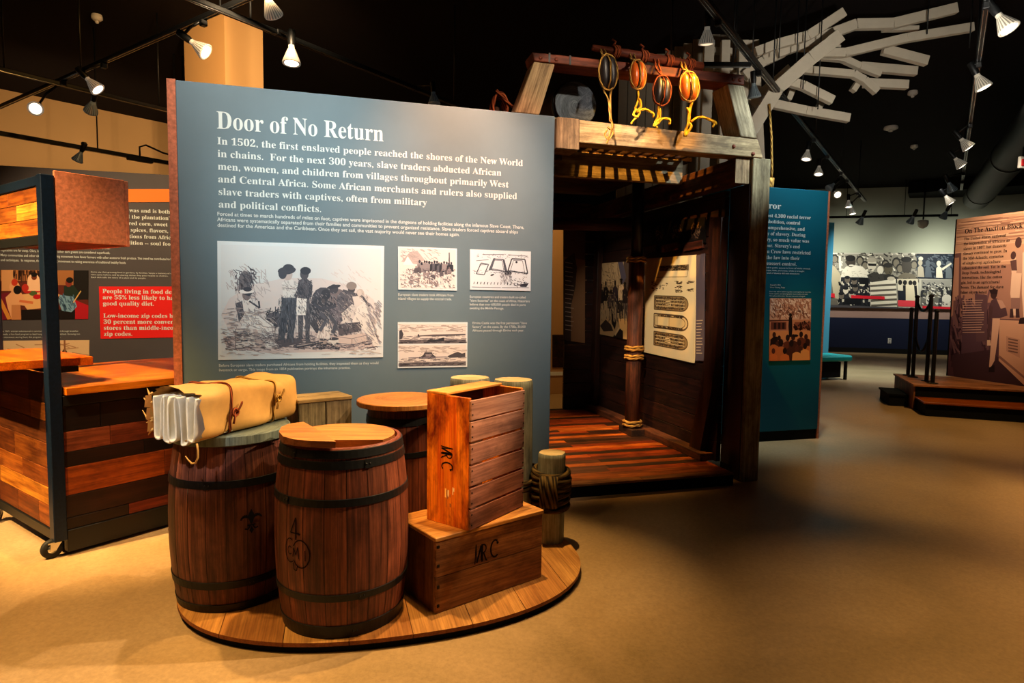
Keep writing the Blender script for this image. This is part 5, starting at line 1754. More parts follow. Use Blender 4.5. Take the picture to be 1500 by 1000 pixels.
for x, h, c in ((.12, .5, '#15110f'), (.24, .5, '#1a1512'), (.36, .52, '#120f0e'), (.5, .42, '#3a2f2c'), (.62, .55, '#2b2226'), (.76, .52, '#c0a27a'), (.88, .5, '#241a18'), (.06, .42, '#3b4754')):
    d.figure(x, .78 + random.uniform(-.04, .02), h, '#1d1510', c, random.choice(['#57493f', '#2b211e', '#8a765a']), random.uniform(-.05, .05), random.choice([None, None, '#15100d']))
d.poly([(.5, .66), (.56, .64), (.64, .8), (.6, .9), (.52, .82)], '#0f0c0b'); d.poly([(.2, .88), (.36, .78), (.5, .84), (.56, .92), (.3, .95)], '#241d1a'); d.poly([(.55, 1), (.7, .86), (.8, .9), (.8, 1)], '#18120f'); d.line([(.6, .97), (.72, .86)], .03, '#a08a66')
d.hatch(.03, .3, .97, .8, 130, '#0f0c0b', .05, .012, 1.5, .3); d.hatch(.03, .3, .97, .8, 60, '#a08a66', .03, .008, 1.5, .4); d.hatch(.2, .55, .6, .75, 30, '#8a765a', .1, .014, 1.5, .15)
d.build('sheet', t)

t = thing('figure_frieze', PU(1000, 335, 4.04), 'dark strip of three faint figures high on the hull wall, above the ship plans', 'print')
d = Draw(PU(956, 326, 4.05), PU(1034, 318, 4.05), PU(956, 358, 4.05), '#0d0908', .008)
for x in (.16, .5, .84):
    d.ell(x, .5, .34, .4, '#1f1512'); d.hatch(x - .1, .2, x + .1, .8, 40, '#6a5140', .14, .035, 1.2, .9, True); d.hatch(x - .08, .2, x + .08, .75, 16, '#9a7f62', .08, .03, 1.4, .7)
d.build('strip', t)

t = thing('end_wall_panel', W(3.8, 3.37, 1.4), 'brown text panel with a dark wavy shape on the far end wall of the ship hold', 'exhibit panel')
v_ = 3.375
d = Draw(PV(825, 334, v_), PV(857, 340, v_), PV(825, 498, v_), '#6d5138', .008)
d.rect(0, 0, 1, .25, '#4a3a36'); d.poly([(.05, .28), (.5, .2), (.62, .33), (.55, .5), (.35, .68), (.35, 1), (0, 1), (0, .35)], '#2c2320')
for i in range(16):
    d.line([(.08, .3 + i * .04), (random.uniform(.35, .5), .3 + i * .04)], .006, '#8f7f70')
d.build('sheet', t)
# beige panel seen through the opening in the end wall
BP = panel('exhibit_panel', 'pale beige panel glimpsed through the doorway at the end of the ship hold', W(3.0, 5.2), U, 1.7, 2.6, .1, V, plain('beige_panel', '#c79a6c', .7, 0, .2, .04, 3))
d = Draw(PV(809, 490, 5.195), PV(832, 490, 5.195), PV(809, 538, 5.195), '#b89a7c')
d.hatch(.02, .05, .98, .7, 90, '#6a5140', .1, .02, .8, .9); d.hatch(.02, .7, .98, .95, 20, '#e0cfb0', .2, .03, .1, .3)
d.build('landscape_print', BP)
mb = MB(); mb.obox(PV(806, 550, 5.195), U * .5, -V * .004, UP * .06); mb.build('dark_band', M['print'], BP)
for f in mb.f: pass
BP.children[-1].data.materials[0] = M['beam_dark']

# ------------------------------------------------------------------ tackle on top of the ship
t = thing('wooden_spar', W(3.17, .40, 3.33), 'dark red wooden spar lashed along the top bar of the ship frame', 'spar')
sa, sb_ = PV(868, 69, .40), PV(1028, 100, .40)
sa.z, sb_.z = 3.362, 3.325
mb = MB(); mb.tube([sa, sa.lerp(sb_, .3), sb_], [.022, .032, .034], 12); mb.build('pole', M['redwood'], t)
for q in (.18, .43, .66, .86):
    mb = MB(); c = sa.lerp(sb_, q)
    for k in range(4):
        e = (sb_ - sa).normalized()
        mb.tube([c + e * (k * .014 + .003 * math.sin(j)) + V * (.04 * math.cos(2 * PI * j / 16)) + UP * (.04 * math.sin(2 * PI * j / 16)) for j in range(16)], .008, 7, closed=True)
    mb.tube([c + UP * .04, c + UP * .07 + U * .02, c + UP * .085 - U * .01], .009, 7)
    mb.build('lashing', M['rope_red'], t)

VB = .26
def pv(x, y, v=VB):
    return PV(x, y, v)
def pulley(top, bot, wpx, label, mat, strap, tail_mat, tails, dark):
    """tackle block hanging from the spar; top and bot are the ends of its shell"""
    a, b = pv(*top), pv(*bot)
    c = (a + b) / 2
    hz = (a - b).length / 2
    r = (pv(top[0] + wpx / 2, top[1]) - a).length
    t = thing('pulley_block', c, label, 'pulley', 'pulley blocks hanging from the spar')
    ax = (a - b).normalized()
    sx_ = ax.cross(V).normalized()
    Rm = Matrix((sx_, V, ax)).transposed()
    for s in (-1, 1):
        mb = MB(); mb.ball(c + sx_ * (s * r * .42), r * .58, .048, hz, 16, 12, (1, 1, 1), Rm); mb.build('cheek', M[mat], t)
    mb = MB(); mb.ball(c, r * .32, .04, hz * .82, 12, 8, (.5, .45, .4), Rm); mb.build('sheave', M['block_dark'], t)
    # strap round the shell and up over the spar
    up = Vector((c.x, c.y, 3.31)) + V * .14
    P_ = []
    for k in range(20):
        an = -PI / 2 + 2 * PI * k / 20
        P_.append(c + sx_ * (math.cos(an) * (r * 1.02 + .005)) + ax * (math.sin(an) * (hz + .008)) - V * .012)
    mb = MB(); mb.tube(P_, .0075, 8, closed=True)
    q = c - ax * 0 - V * .052
    mb.tube([c + ax * (hz * .98) - V * .01, q + ax * hz * .5, q, q - ax * hz * .55, c - ax * (hz + .01)], .006, 7)
    nk = c + ax * (hz + .008)
    mb.tube([nk, nk.lerp(up, .5) + sx_ * .012, up + UP * .06], .0085, 8)
    mb.tube([nk, nk.lerp(up, .5) - sx_ * .02, up + UP * .06 - sx_ * .03], .0085, 8)
    mb.build('strap', M[strap], t)
    mb = MB()
    for pts, rad_ in tails:
        P_ = [pv(*p) for p in pts]
        # smooth the hand-set points
        Q_ = []
        for i in range(len(P_) - 1):
            p0, p1, p2, p3 = P_[max(i - 1, 0)], P_[i], P_[i + 1], P_[min(i + 2, len(P_) - 1)]
            for k in range(5):
                s = k / 5
                Q_.append(.5 * ((2 * p1) + (p2 - p0) * s + (2 * p0 - 5 * p1 + 4 * p2 - p3) * s * s + (3 * p1 - p0 - 3 * p2 + p3) * s ** 3))
        Q_.append(P_[-1])
        mb.tube([p - V * (.004 * math.sin(i)) for i, p in enumerate(Q_)], rad_, 7)
    mb.build('tail_rope', M[tail_mat], t)
    return t
pulley((890, 82), (890, 131), 25, 'dark pulley block, leftmost on the spar, with a long tan rope', 'block_dark', 'rope', 'rope',
       [([(898, 84), (900, 110), (895, 135), (894, 165), (897, 185), (892, 200), (889, 210)], .0075), ([(880, 100), (884, 130), (892, 150), (893, 178)], .006), ([(889, 190), (886, 198), (892, 204), (898, 194), (890, 186)], .007)], 1)
pulley((933, 90), (934, 130), 21, 'bright orange pulley block second from the left on the spar', 'block', 'rope', 'rope_yellow',
       [([(934, 131), (935, 145), (931, 158), (937, 166), (928, 176), (925, 181)], .0075), ([(936, 145), (939, 156), (933, 163), (945, 160), (956, 166), (957, 171)], .009), ([(931, 160), (928, 168), (934, 172)], .008)], 0)
pulley((970, 113), (967, 154), 24, 'dark pulley block with yellow knotted rope, third from the left on the spar', 'block_dark', 'rope_red', 'rope_yellow',
       [([(971, 114), (964, 140), (965, 156), (963, 172), (959, 181), (963, 187)], .009), ([(962, 176), (958, 184), (964, 180), (970, 174), (980, 175), (981, 182)], .010), ([(966, 158), (967, 172), (961, 180)], .008)], 1)
pulley((1008, 107), (1009, 148), 26, 'large orange pulley block with trailing yellow rope, rightmost on the spar', 'block', 'rope', 'rope_yellow',
       [([(1014, 146), (1011, 160), (1008, 176), (1012, 186), (1004, 199)], .011), ([(1006, 158), (1010, 170), (1006, 186), (1002, 200)], .010), ([(1012, 178), (1022, 172), (1034, 173), (1046, 180), (1044, 186)], .009), ([(1034, 173), (1046, 177), (1049, 182)], .008)], 0)

# barrel lying on the grating with its blue-grey head to the front
c = PV(843, 141, .66)
RD = .185
c.z = 2.837 + RD + .001
t = thing('ship_barrel', c, 'small dark barrel lying on top of the ship with its blue-grey head to the front', 'barrel')
mb = MB(); mb.lathe([(RD * .93, 0), (RD * .97, .1), (RD, .22), (RD * .97, .34), (RD * .92, .44)], c, V, 36, (.6, .5, .45)); mb.build('staves', M['beam_dark'], t)
mb = MB(); mb.lathe([(RD * .92, -.012), (RD * .90, -.014), (.001, -.014)], c, V, 36, caps=False); mb.build('head', M['drum'], t)
for h in (.02, .33):
    mb = MB(); mb.lathe([(RD * .955, h), (RD * .985, h + .002), (RD * .99, h + .035), (RD * .96, h + .037)], c, V, 40, caps=False); mb.build('hoop', M['iron'], t)
# timbers and bundles stowed behind
t = thing('timber_log', W(3.2, 1.46, 2.84), 'reddish round log lying across the top of the ship behind the pulleys', 'log')
mb = MB(); mb.tube([W(2.98, 1.44, 2.905), W(3.75, 1.48, 2.905)], .066, 16); mb.build('trunk', M['redwood'], t)
t = thing('timber_log', W(3.55, 1.64, 2.84), 'dark squared timber lying across the ship top behind the right pulleys', 'log')
mb = MB(); mb.beam(W(3.2, 1.66, 2.90), W(4.0, 1.62, 2.90), .12, .12, (1, .9, .8), .008); mb.build('trunk', M['beam_dark'], t)
t = thing('wooden_chest', W(3.8, 1.3, 2.84), 'brown box stowed on the ship top by the right sloping leg', 'chest')
mb = MB(); mb.obox(W(3.66, 1.24, 2.838), U * .28, V * .12, UP * .11, (.9, .75, .6), .006); mb.build('body', M['beam'], t)
mb = MB(); mb.obox(W(3.65, 1.23, 2.949), U * .30, V * .14, UP * .02, (.8, .65, .5), .004); mb.build('lid', M['beam'], t)
for i, (u_, v_, w_, h_, lb, mt) in enumerate(((2.95, 1.32, .22, .2, 'pale canvas bundle on the ship top, just right of the lying barrel', 'cloth'), (3.25, 1.98, .26, .3, 'dark canvas bundle on the ship top behind the log', 'block_dark'), (3.6, 2.0, .3, .34, 'brown canvas bundle on the ship top behind the dark timber', 'leather'))):
    p = W(u_, v_, 2.836)
    t = thing('canvas_bundle', p, lb, 'bundle')
    mb = MB(); mb.ball(p + UP * (h_ / 2), w_ / 2, w_ / 2.4, h_ / 2, 16, 10, (.45, .4, .36)); mb.build('sack', M[mt], t)
    mb = MB(); mb.tube([p + UP * (h_ * .5) + Vector((math.cos(2 * PI * k / 24) * w_ / 2 * 1.01, math.sin(2 * PI * k / 24) * w_ / 2.4 * 1.01, 0)) for k in range(24)], .008, 7, closed=True); mb.build('cord', M['rope_red'], t)
t = thing('coiled_rope', W(2.0, .7, 2.8), 'reddish coil of rope on the ship top at the far left, above the slate panel', 'rope')
mb = MB()
cr = PV(733, 158, .62)
for i in range(6):
    rr_ = .10 - .006 * (i % 3)
    mb.tube([cr + U * (math.cos(2 * PI * k / 26) * rr_ * .55) + UP * (math.sin(2 * PI * k / 26) * rr_ * 1.1 + .0) + V * (i * .022) for k in range(26)], .012, 8, closed=True)
mb.build('coil', M['rope_red'], t)
mb = MB(); e0 = PV(727, 132, .6); mb.tube([e0, PV(736, 142, .6), PV(748, 154, .6), PV(757, 160, .6)], .012, 8); mb.build('loose_end', M['rope_red'], t)
mb = MB(); mb.tube([W(2.06, .70, 2.68), W(2.06, .70, 2.95)], .03, 12); mb.build('belaying_pin', M['beam_dark'], t)
ub(1.98, 2.36, .56, .95, 2.60, 2.68, 'corner_block', 'beam_dark')
t = thing('hanging_rope', PY(1131, 150, 6.86), 'thin brown rope hanging beside the ship frame down to the teal panel', 'rope')
a_ = PY(1127, 152, 6.86)
mb = MB(); mb.tube([a_, PY(1130, 200, 6.86), PY(1131, 250, 6.86), PY(1130, 268, 6.86)], .012, 9)
mb.tube([PY(1130, 262, 6.86) + Vector((.0, -.0, .01)), PY(1128, 282, 6.86)], [.03, .034], 9)
mb.build('strand', M['rope'], t)

# ------------------------------------------------------------------ teal panel right of the ship
TP = panel('exhibit_panel', 'dark teal text panel with a sepia crowd photo, standing beyond the ship post', W(4.50, 1.61), U, 1.475, 2.69, .1, V, M['panel_teal'], None, .11)
tf = W(0, 1.6085)
def tp(x, y):
    return PL(x, y, tf, V)
mb = MB(); mb.obox(W(5.975, 1.607, 0), U * .02, V * .106, UP * 2.69, (.9, .8, .75)); mb.build('edge_strip', M['burl'], TP)
def ttext(name, body, x, y, x1, line_px, serif=True, k=.78, weight=0.0):
    o = tp(x, y)
    s = (tp(x, y) - tp(x, y + line_px)).z
    return text(name, body, o, U, UP, s * k, M['ink'], TP, serif, (tp(x1, y) - o).dot(U), 1 / k, weight)
ttext('title_lettering', 'Terror', 1105, 304, 1144, 15, True, .9)
ttext('introduction_lettering', 'At least 4,300 racial terror\nand abolition, control\nwas comprehensive, and\nlegacy of slavery. During\nslavery, so much value was\nof labor. Slavery\'s end\nas Jim Crow laws restricted\nwith the law into their\nand reassert control.', 1110, 317, 1190, 8.85, True, .86)
ttext('paragraph_lettering', 'Crowds gathered in public spaces in front of white crowds\nto witness the rope, faith, and trees, while it brought\nterror, and the end of slavery did not constitute', 1100, 392, 1187, 4.0, False, .75, .008)
ttext('caption_lettering', 'August 4, 1916\nWaco County, Texas', 1128, 418, 1150, 3.6, False, .8, .008)
ttext('caption_lettering', 'Jesse was taken before a great crowd gathered near the\ntown square, and photographs were made and sold\nthroughout the state. No one was ever charged.', 1127, 427.5, 1188, 3.2, False, .8, .004)
SEP, SEPD = '#d98a52', '#2a120c'
d = Draw(tp(1127.5, 436.5), tp(1188, 437), tp(1126.5, 528.5), '#c9805a')
d.rect(0, 0, 1, .34, '#d9a488'); d.hatch(.02, .02, .98, .3, 150, '#b5765c', .1, .02, 1.1, .9); d.hatch(.02, .02, .98, .3, 70, '#f0cdb5', .06, .02, .7, .9); d.hatch(.05, .1, .95, .32, 50, '#6d3a2a', .06, .012, 1.2, .7)
d.rect(0, .34, .5, .52, '#c0785a'); d.rect(.03, .38, .40, .5, '#6d3526'); d.line([(.0, .36), (.5, .35)], .02, '#4a2016')
for x in (.1, .2, .3): d.rect(x, .39, x + .06, .49, '#2d130c')
d.rect(0, .52, 1, .66, SEP)
d.poly([(.46, .30), (.54, .30), (.55, .5), (.54, .62), (.47, .62), (.45, .45)], '#1d0f0b'); d.ell(.5, .27, .028, .035, '#1d0f0b')
d.rect(.6, .38, 1, .5, '#8a4a34'); d.hatch(.58, .38, .98, .5, 40, '#3a1a10', .06, .02, 1.2, .6)
d.crowd(.0, 1.0, .60, .3, 6, ['#2a140d', '#3d1c12'], ['#2a120c', '#4a2214', '#6a301c'])
d.crowd(.0, 1.0, .70, .34, 5, ['#35170e', '#241009'], ['#e88a48', '#c96a34', '#4a2214'])
d.crowd(-.02, 1.0, .80, .3, 4, ['#241009', '#54261a'], ['#f09a50', '#e07f3c', '#d86f34'])
d.ell(.15, .63, .05, .02, '#1d0f0b'); d.ell(.62, .6, .06, .022, '#1d0f0b')
d.build('crowd_photograph', TP)

# pale blue panel edge and bench further back
o2 = PY(1217, 440, 13.3)
P2 = panel('exhibit_panel', 'pale blue panel seen edge-on behind the teal bench', o2.xy.to_3d() - U * 1.6, U, 1.6, 3.15, .12, V, plain('pale_blue_panel', '#3f8298', .6, 0, .2), None, .1)
bb = G(1240, 556, 0)
t = thing('gallery_bench', bb - U * .8 + V * .25, 'low bench with a bright teal padded top, beyond the teal panel', 'bench')
bt = bb - U * 1.6
mb = MB(); mb.obox(bt + UP * .36 - U * .02 - V * .04, U * 1.72, V * .62, UP * .11, ch=.03); mb.build('padded_top', M['teal'], t)
mb = MB(); mb.obox(bt + UP * .05, U * 1.46, V * .5, UP * .3, ch=.01); mb.build('base_cabinet', M['matblack'], t)
for x in (.02, 1.56):
    for y in (.0, .46):
        mb = MB(); mb.obox(bt + U * x + V * y, U * .05, V * .05, UP * .36, ch=.005); mb.build('leg', M['black'], t)

# ------------------------------------------------------------------ photo mural on the far wall
muf = BW - BN * .035
def mu(x, y):
    return PL(x, y, muf, BN)
t = thing('photo_mural', mu(1300, 450) , 'wide black and white collage mural of people with red strips on the far wall', 'mural')
p0, p1, p2 = mu(1206, 370.5), mu(1398, 364.8), mu(1206, 450)
p1.z = p0.z
d = Draw(p0, p1, p2, '#b5b0a0', .02, 2e-4)
def mx(x, y):
    q = mu(x, y) - p0
    return (q.dot(d.x) / d.x.length_squared, q.dot(d.y) / d.y.length_squared)
def mpoly(pts, c): d.poly([mx(*p) for p in pts], c)
def mell(x, y, rx, ry, c):
    X, Y = mx(x, y); s = 1 / 79.0
    d.ell(X, Y, rx * s, ry * s, c)
def mhat(x0, y0, x1, y1, n, c, ln=4, w=1, ang=.5, jit=.8):
    a, b = mx(x0, y0), mx(x1, y1); d.hatch(a[0], a[1], b[0], b[1], n, c, ln / 79, w / 79, ang, jit)
GR = ['#cfc8b4', '#8f8a7c', '#5a564e', '#2b2926', '#e4ddc8', '#151514']
mpoly([(1206, 371), (1342, 368), (1342, 404), (1206, 410)], '#8f8a7c'); mhat(1206, 370, 1342, 398, 90, GR[2], 5, 2); mhat(1206, 370, 1342, 398, 60, GR[3], 4, 1.6); mhat(1206, 370, 1342, 392, 60, GR[4], 4, 1.6)
mpoly([(1206, 372), (1217, 372), (1226, 400), (1224, 450), (1206, 450)], '#6d665a'); mpoly([(1214, 385), (1222, 390), (1230, 402), (1230, 438), (1218, 436)], '#b5a98c'); mpoly([(1228, 374), (1231, 374), (1231, 396), (1228, 396)], GR[4])
for x, y, r in ((1259, 379, 5), (1266, 386, 5), (1296, 383, 5), (1312, 380, 5.5), (1317, 388, 5), (1338, 382, 5), (1290, 390, 5), (1222, 378, 5)):
    mell(x, y, r, r * 1.3, GR[3]); mell(x, y + 1, r * .7, r, '#7a7262')
# broad man in a white shirt
mpoly([(1232, 396), (1238, 389), (1248, 386), (1262, 388), (1270, 396), (1275, 408), (1270, 430), (1232, 430), (1228, 410)], '#ddd5c2'); mell(1245.5, 381, 6.5, 8.5, '#3a332c'); mell(1245, 376.5, 6.8, 4.5, '#1a1816'); mell(1246, 387, 3.5, 1.2, '#d8d0bd')
mhat(1230, 394, 1274, 410, 24, '#bdb4a0', 4, .8)
# people in dark glasses
mpoly([(1268, 400), (1278, 396), (1298, 398), (1306, 406), (1304, 414), (1272, 410)], '#3b3833'); mell(1276, 385, 6, 8.5, '#cfc6b2'); mpoly([(1270, 383), (1283, 383), (1282, 386.5), (1271, 386.5)], '#151514'); mell(1276, 378, 6.3, 3.4, '#a39b8a'); mell(1274, 392, 2, .9, GR[2])
mell(1300, 391, 5.5, 8, '#57503f'); mell(1300, 384.5, 6, 3.5, GR[3]); mpoly([(1292, 400), (1300, 397), (1314, 402), (1316, 410), (1294, 410)], '#2b2926'); mell(1288, 392, 4, 6, '#e0d8c4')
mell(1327, 385, 6.5, 11, '#3f3a33'); mell(1327, 375, 6.8, 4, '#1f1d1a'); mpoly([(1314, 400), (1322, 394), (1336, 396), (1344, 404), (1344, 408), (1314, 408)], '#6a6252')
mhat(1266, 396, 1344, 410, 30, '#1d1b19', 3, .8)
# striped cloth held in front
mpoly([(1272, 411), (1310, 404), (1310, 445), (1271, 446)], '#e3dac4')
for i in range(5):
    y = 411 + i * 7.2
    mpoly([(1272, y + 3.5), (1290, y + 1.8), (1310, y), (1310, y + 3), (1290, y + 4.8), (1272, y + 6.6)], '#5f584d')
mell(1303, 404, 5, 3, '#bfb5a0')
# women at lower left
mpoly([(1224, 446), (1230, 405), (1256, 404), (1272, 406), (1271, 446)], '#24252a'); mhat(1225, 412, 1271, 444, 46, '#cfc6b2', 4, 2, 1.3, .5); mhat(1225, 412, 1271, 444, 40, '#121316', 5, 1.8, 1.3, .5)
for x, y in ((1239, 408), (1249, 410), (1236, 424), (1250, 420), (1261, 412), (1244, 430), (1229, 432)):
    mell(x, y, 3.6, 5, random.choice(['#b5a894', '#d8cdb8', '#6a6054'])); mell(x, y - 3.2, 3.6, 2.4, '#17181b')
mpoly([(1256, 404), (1270, 404), (1270, 414), (1256, 414)], '#0f1013'); mpoly([(1233, 436), (1256, 434), (1258, 444), (1232, 444)], '#101216')
# right hand blocks
mpoly([(1342, 366), (1398, 364), (1398, 401), (1342, 402)], '#18202b'); mhat(1343, 368, 1396, 399, 70, '#4a525a', 5, 2); mell(1348, 373, 3, 3, '#c0bdae')
for x, c in ((1347, '#a39a86'), (1358, '#4a525a'), (1374, '#cfc6b0'), (1388, '#5f666a')):
    mpoly([(x - 5, 400), (x - 4, 386), (x, 382), (x + 4, 386), (x + 5, 400)], c); mell(x, 379, 2.8, 4, c)
mpoly([(1378, 386), (1392, 377), (1393, 379), (1379, 389)], '#cfc6b0')
mpoly([(1312, 404), (1342, 403), (1342, 447), (1312, 447)], '#ded6c0'); mpoly([(1313, 404), (1341, 403.5), (1341, 436), (1313, 436)], '#cbbfa4')
for x in (1316, 1323, 1331, 1337):
    mpoly([(x - 3.5, 436), (x - 3, 413), (x + 3, 413), (x + 3.5, 436)], random.choice(['#e8dfc8', '#d6ccb4', '#1a1a1c'])); mell(x, 409, 2.6, 3.6, '#1f1c1a')
mpoly([(1312, 421), (1323, 421), (1323, 436), (1312, 436)], '#1b1f28'); mpoly([(1324, 412), (1336, 412), (1337, 436), (1323, 436)], '#d9cdae')
mpoly([(1348, 403.5), (1391, 402), (1391, 447), (1348, 447)], '#8f8c82')
d.crowd(*[mx(1348, 412)[0], mx(1390, 412)[0]], mx(1348, 416)[1], .16, 9, ['#2b2926', '#5a564e'], ['#4a4a48', '#2b2d30', '#b5b0a0']); d.crowd(mx(1349, 425)[0], mx(1390, 425)[0], mx(1348, 425)[1], .2, 7, ['#3b3833', '#75705f'], ['#3b3d40', '#cfc9b8', '#6a6860'])
mhat(1349, 408, 1390, 440, 50, '#33343a', 4, 1.3); mhat(1349, 408, 1390, 440, 36, '#d8d3c4', 3, 1.2); mell(1383, 430, 6, 6, '#d6d0c0')
mpoly([(1391, 402), (1398, 402), (1398, 447), (1391, 447)], '#7d7a70')
for x0, x1, y0, y1 in ((1206, 1219.5, 429, 435), (1243, 1292, 430.5, 435), (1311, 1336, 435, 444), (1347, 1390, 442, 446.5)):
    mpoly([(x0, y0), (x1, y0), (x1, y1), (x0, y1)], '#d81f2e')
mpoly([(1311, 435), (1336, 435), (1336, 444), (1311, 444)], '#e0404a'); mpoly([(1206, 446), (1398, 446.5), (1398, 452), (1206, 452)], '#4a474a')
d.build('collage', t)

# ------------------------------------------------------------------ auction stage at the right
e1, e2 = Vector((.932, -.362, 0)), Vector((.362, .932, 0))
so_ = G(1355, 609, 0)
ST = thing('auction_stage', so_ + e1 * 1.2 + e2 * .8, 'two-step dark wooden stage with brown deck boards and rope posts', 'stage')
def stg(x, y, z=0):
    return so_ + e1 * x + e2 * y + UP * z
mb = MB(); mb.obox(stg(0, 0), e1 * 3.2, e2 * .48, UP * .165); mb.build('lower_riser', M['matblack'], ST)
mb = MB(); mb.obox(stg(-.03, -.03, .166), e1 * 3.26, e2 * .51, UP * .026, (.55, .42, .32), .004); mb.build('lower_tread', M['counter'], ST)
mb = MB(); mb.obox(stg(-.02, .49), e1 * 3.25, e2 * 1.35, UP * .335); mb.build('upper_riser', M['matblack'], ST)
mb = MB()
for i in range(6):
    mb.obox(stg(-.06, .455 + i * .236, .337), e1 * 3.32, e2 * .2345, UP * .026, (.9 - .05 * (i % 2), .5, .3), .003)
mb.build('deck_boards', M['plank'], ST)
mb = MB()
for i in range(7):
    mb.obox(stg(-.045, .50 + i * .19, .0), e1 * .02, e2 * .187, UP * .33, (.5 - .1 * (i % 2), .25, .16), .003)
mb.build('side_boards', M['plank'], ST)
mb = MB(); mb.obox(stg(-.3, .75), e1 * .24, e2 * .7, UP * .15); mb.obox(stg(-.32, .73, .151), e1 * .26, e2 * .74, UP * .025, (.4, .3, .25)); mb.build('side_step', M['matblack'], ST)
DZ = .364
posts = []
for xb, yb, yt, lb in ((1330, 549.5, 452, 'short black rope post at the back of the stage, leftmost of four'), (1337, 552, 434, 'tall black rope post second from the left on the stage'),
                       (1357, 558, 433, 'tall black rope post third from the left on the stage'), (1366, 561.5, 455, 'short black rope post rightmost of four on the stage')):
    p = G(xb, yb, DZ)
    q = PY(xb + 1, yt, p.y)
    h = q.z - DZ
    t = thing('stanchion_post', p, lb, 'stanchion', 'rope posts on the auction stage')
    mb = MB(); mb.lathe([(.027, .012), (.027, h - .05), (.024, h - .02)], p, UP, 16); mb.build('pole', M['black'], t)
    mb = MB(); mb.lathe([(.024, h - .02), (.036, h - .015), (.036, h + .005), (.016, h + .02)], p, UP, 16); mb.build('cap', M['black'], t)
    mb = MB(); mb.lathe([(.07, 0), (.07, .008), (.04, .014)], p, UP, 20); mb.build('base_plate', M['black'], t)
    posts.append((p, h))
t = thing('barrier_chain', posts[1][0] + UP * 1.0, 'dark chain in two loops between the two tall posts on the stage', 'chain')
for z0, sag, nm in ((.10, .12, 'upper_loop'), (.62, .2, 'lower_loop')):
    a = posts[1][0] + UP * (posts[1][1] - z0); b = posts[2][0] + UP * (posts[2][1] - z0)
    dd_ = (b - a).normalized()
    a, b = a + dd_ * .026, b - dd_ * .026
    mb = MB(); mb.tube([a.lerp(b, k / 14) - UP * (sag * (1 - (2 * k / 14 - 1) ** 2)) for k in range(15)], .018, 8); mb.build(nm, M['iron'], t)

# curved-looking tall mural panel standing on the stage
A0 = G(1388, 550, DZ)
B0 = G(1500, 565.5, DZ)
au = (B0 - A0); au.z = 0; au.normalize()
an_ = Vector((-au.y, au.x, 0))
if an_.dot(CAM - A0) > 0: an_ = -an_
AP = thing('exhibit_panel', A0 + au * .6, 'tall sepia mural panel about the auction block, standing on the stage', 'exhibit panel')
AHT = PL(1396, 322, A0, an_).z
AL = 2.0
mb = MB(); mb.obox(A0, au * AL, an_ * .06, UP * (AHT - DZ), ch=.003); mb.build('board', M['panel_dark'], AP)
mb = MB(); mb.obox(A0 - au * .022 - an_ * .004, au * .02, an_ * .07, UP * (AHT - DZ), (.3, .3, .3)); mb.build('edge_strip', M['black'], AP)
af = A0 - an_ * .003
q0, q1, q2 = Vector(A0) , A0 + au * AL, A0.copy()
d = Draw(Vector((q0.x, q0.y, AHT)) - an_ * .001, Vector((q1.x, q1.y, AHT)) - an_ * .001, Vector((q0.x, q0.y, DZ)) - an_ * .001, '#a8765c', .002, 6e-5)
def ax2(x, y):
    q = PL(x, y, af, an_) - d.o
    return (q.dot(d.x) / d.x.length_squared, q.dot(d.y) / d.y.length_squared)
def ap(pts, c): d.poly([ax2(*p) for p in pts], c)
def ae(x, y, rx, ry, c):
    a = ax2(x, y); b = ax2(x + rx, y); e = ax2(x, y + ry)
    d.ell(a[0], a[1], abs(b[0] - a[0]) * d.asp, abs(e[1] - a[1]), c)
d.rect(0, 0, 1, .3, '#c08a68'); d.rect(0, .3, 1, .62, '#a06c56'); d.poly([(0, .62), (1, .62), (1, 1), (0, 1)], '#523034')
d.hatch(0, .02, .98, .16, 60, '#9a6850', .3, .004, 0, .03); d.hatch(0, .0, .98, .3, 30, '#d8a07c', .3, .006, 0, .03)
ap([(1396, 372), (1408, 370), (1407, 520), (1394, 522)], '#6d4640'); ap([(1397, 378), (1405, 377), (1404, 440), (1396, 440)], '#b07a60')
d.hatch(.02, .55, .3, .9, 90, '#3d2228', .14, .012, 1.4, .3); d.hatch(.02, .5, .32, .85, 40, '#6a4444', .1, .012, 1.3, .5)
ap([(1410, 470), (1420, 440), (1432, 460), (1440, 520), (1425, 530), (1408, 520)], '#52343a'); ap([(1428, 430), (1446, 432), (1446, 500), (1430, 500)], '#5a3a3c')
ap([(1394, 520), (1450, 512), (1500, 560), (1500, 600), (1394, 600)], '#3f2428')
# auction block
ap([(1464, 468), (1502, 470), (1600, 470), (1600, 620), (1502, 567), (1463, 528)], '#c98e6c'); ap([(1464, 520), (1502, 552), (1600, 600), (1600, 605), (1502, 556), (1463, 524)], '#8a5a4a')
ap([(1474, 492), (1494, 497), (1494, 524), (1474, 514)], '#b57c60')
for i in range(5):
    y = 496 + i * 4.4
    d.line([ax2(1477, y), ax2(1491, y + 2.8)], .008, '#6d4638')
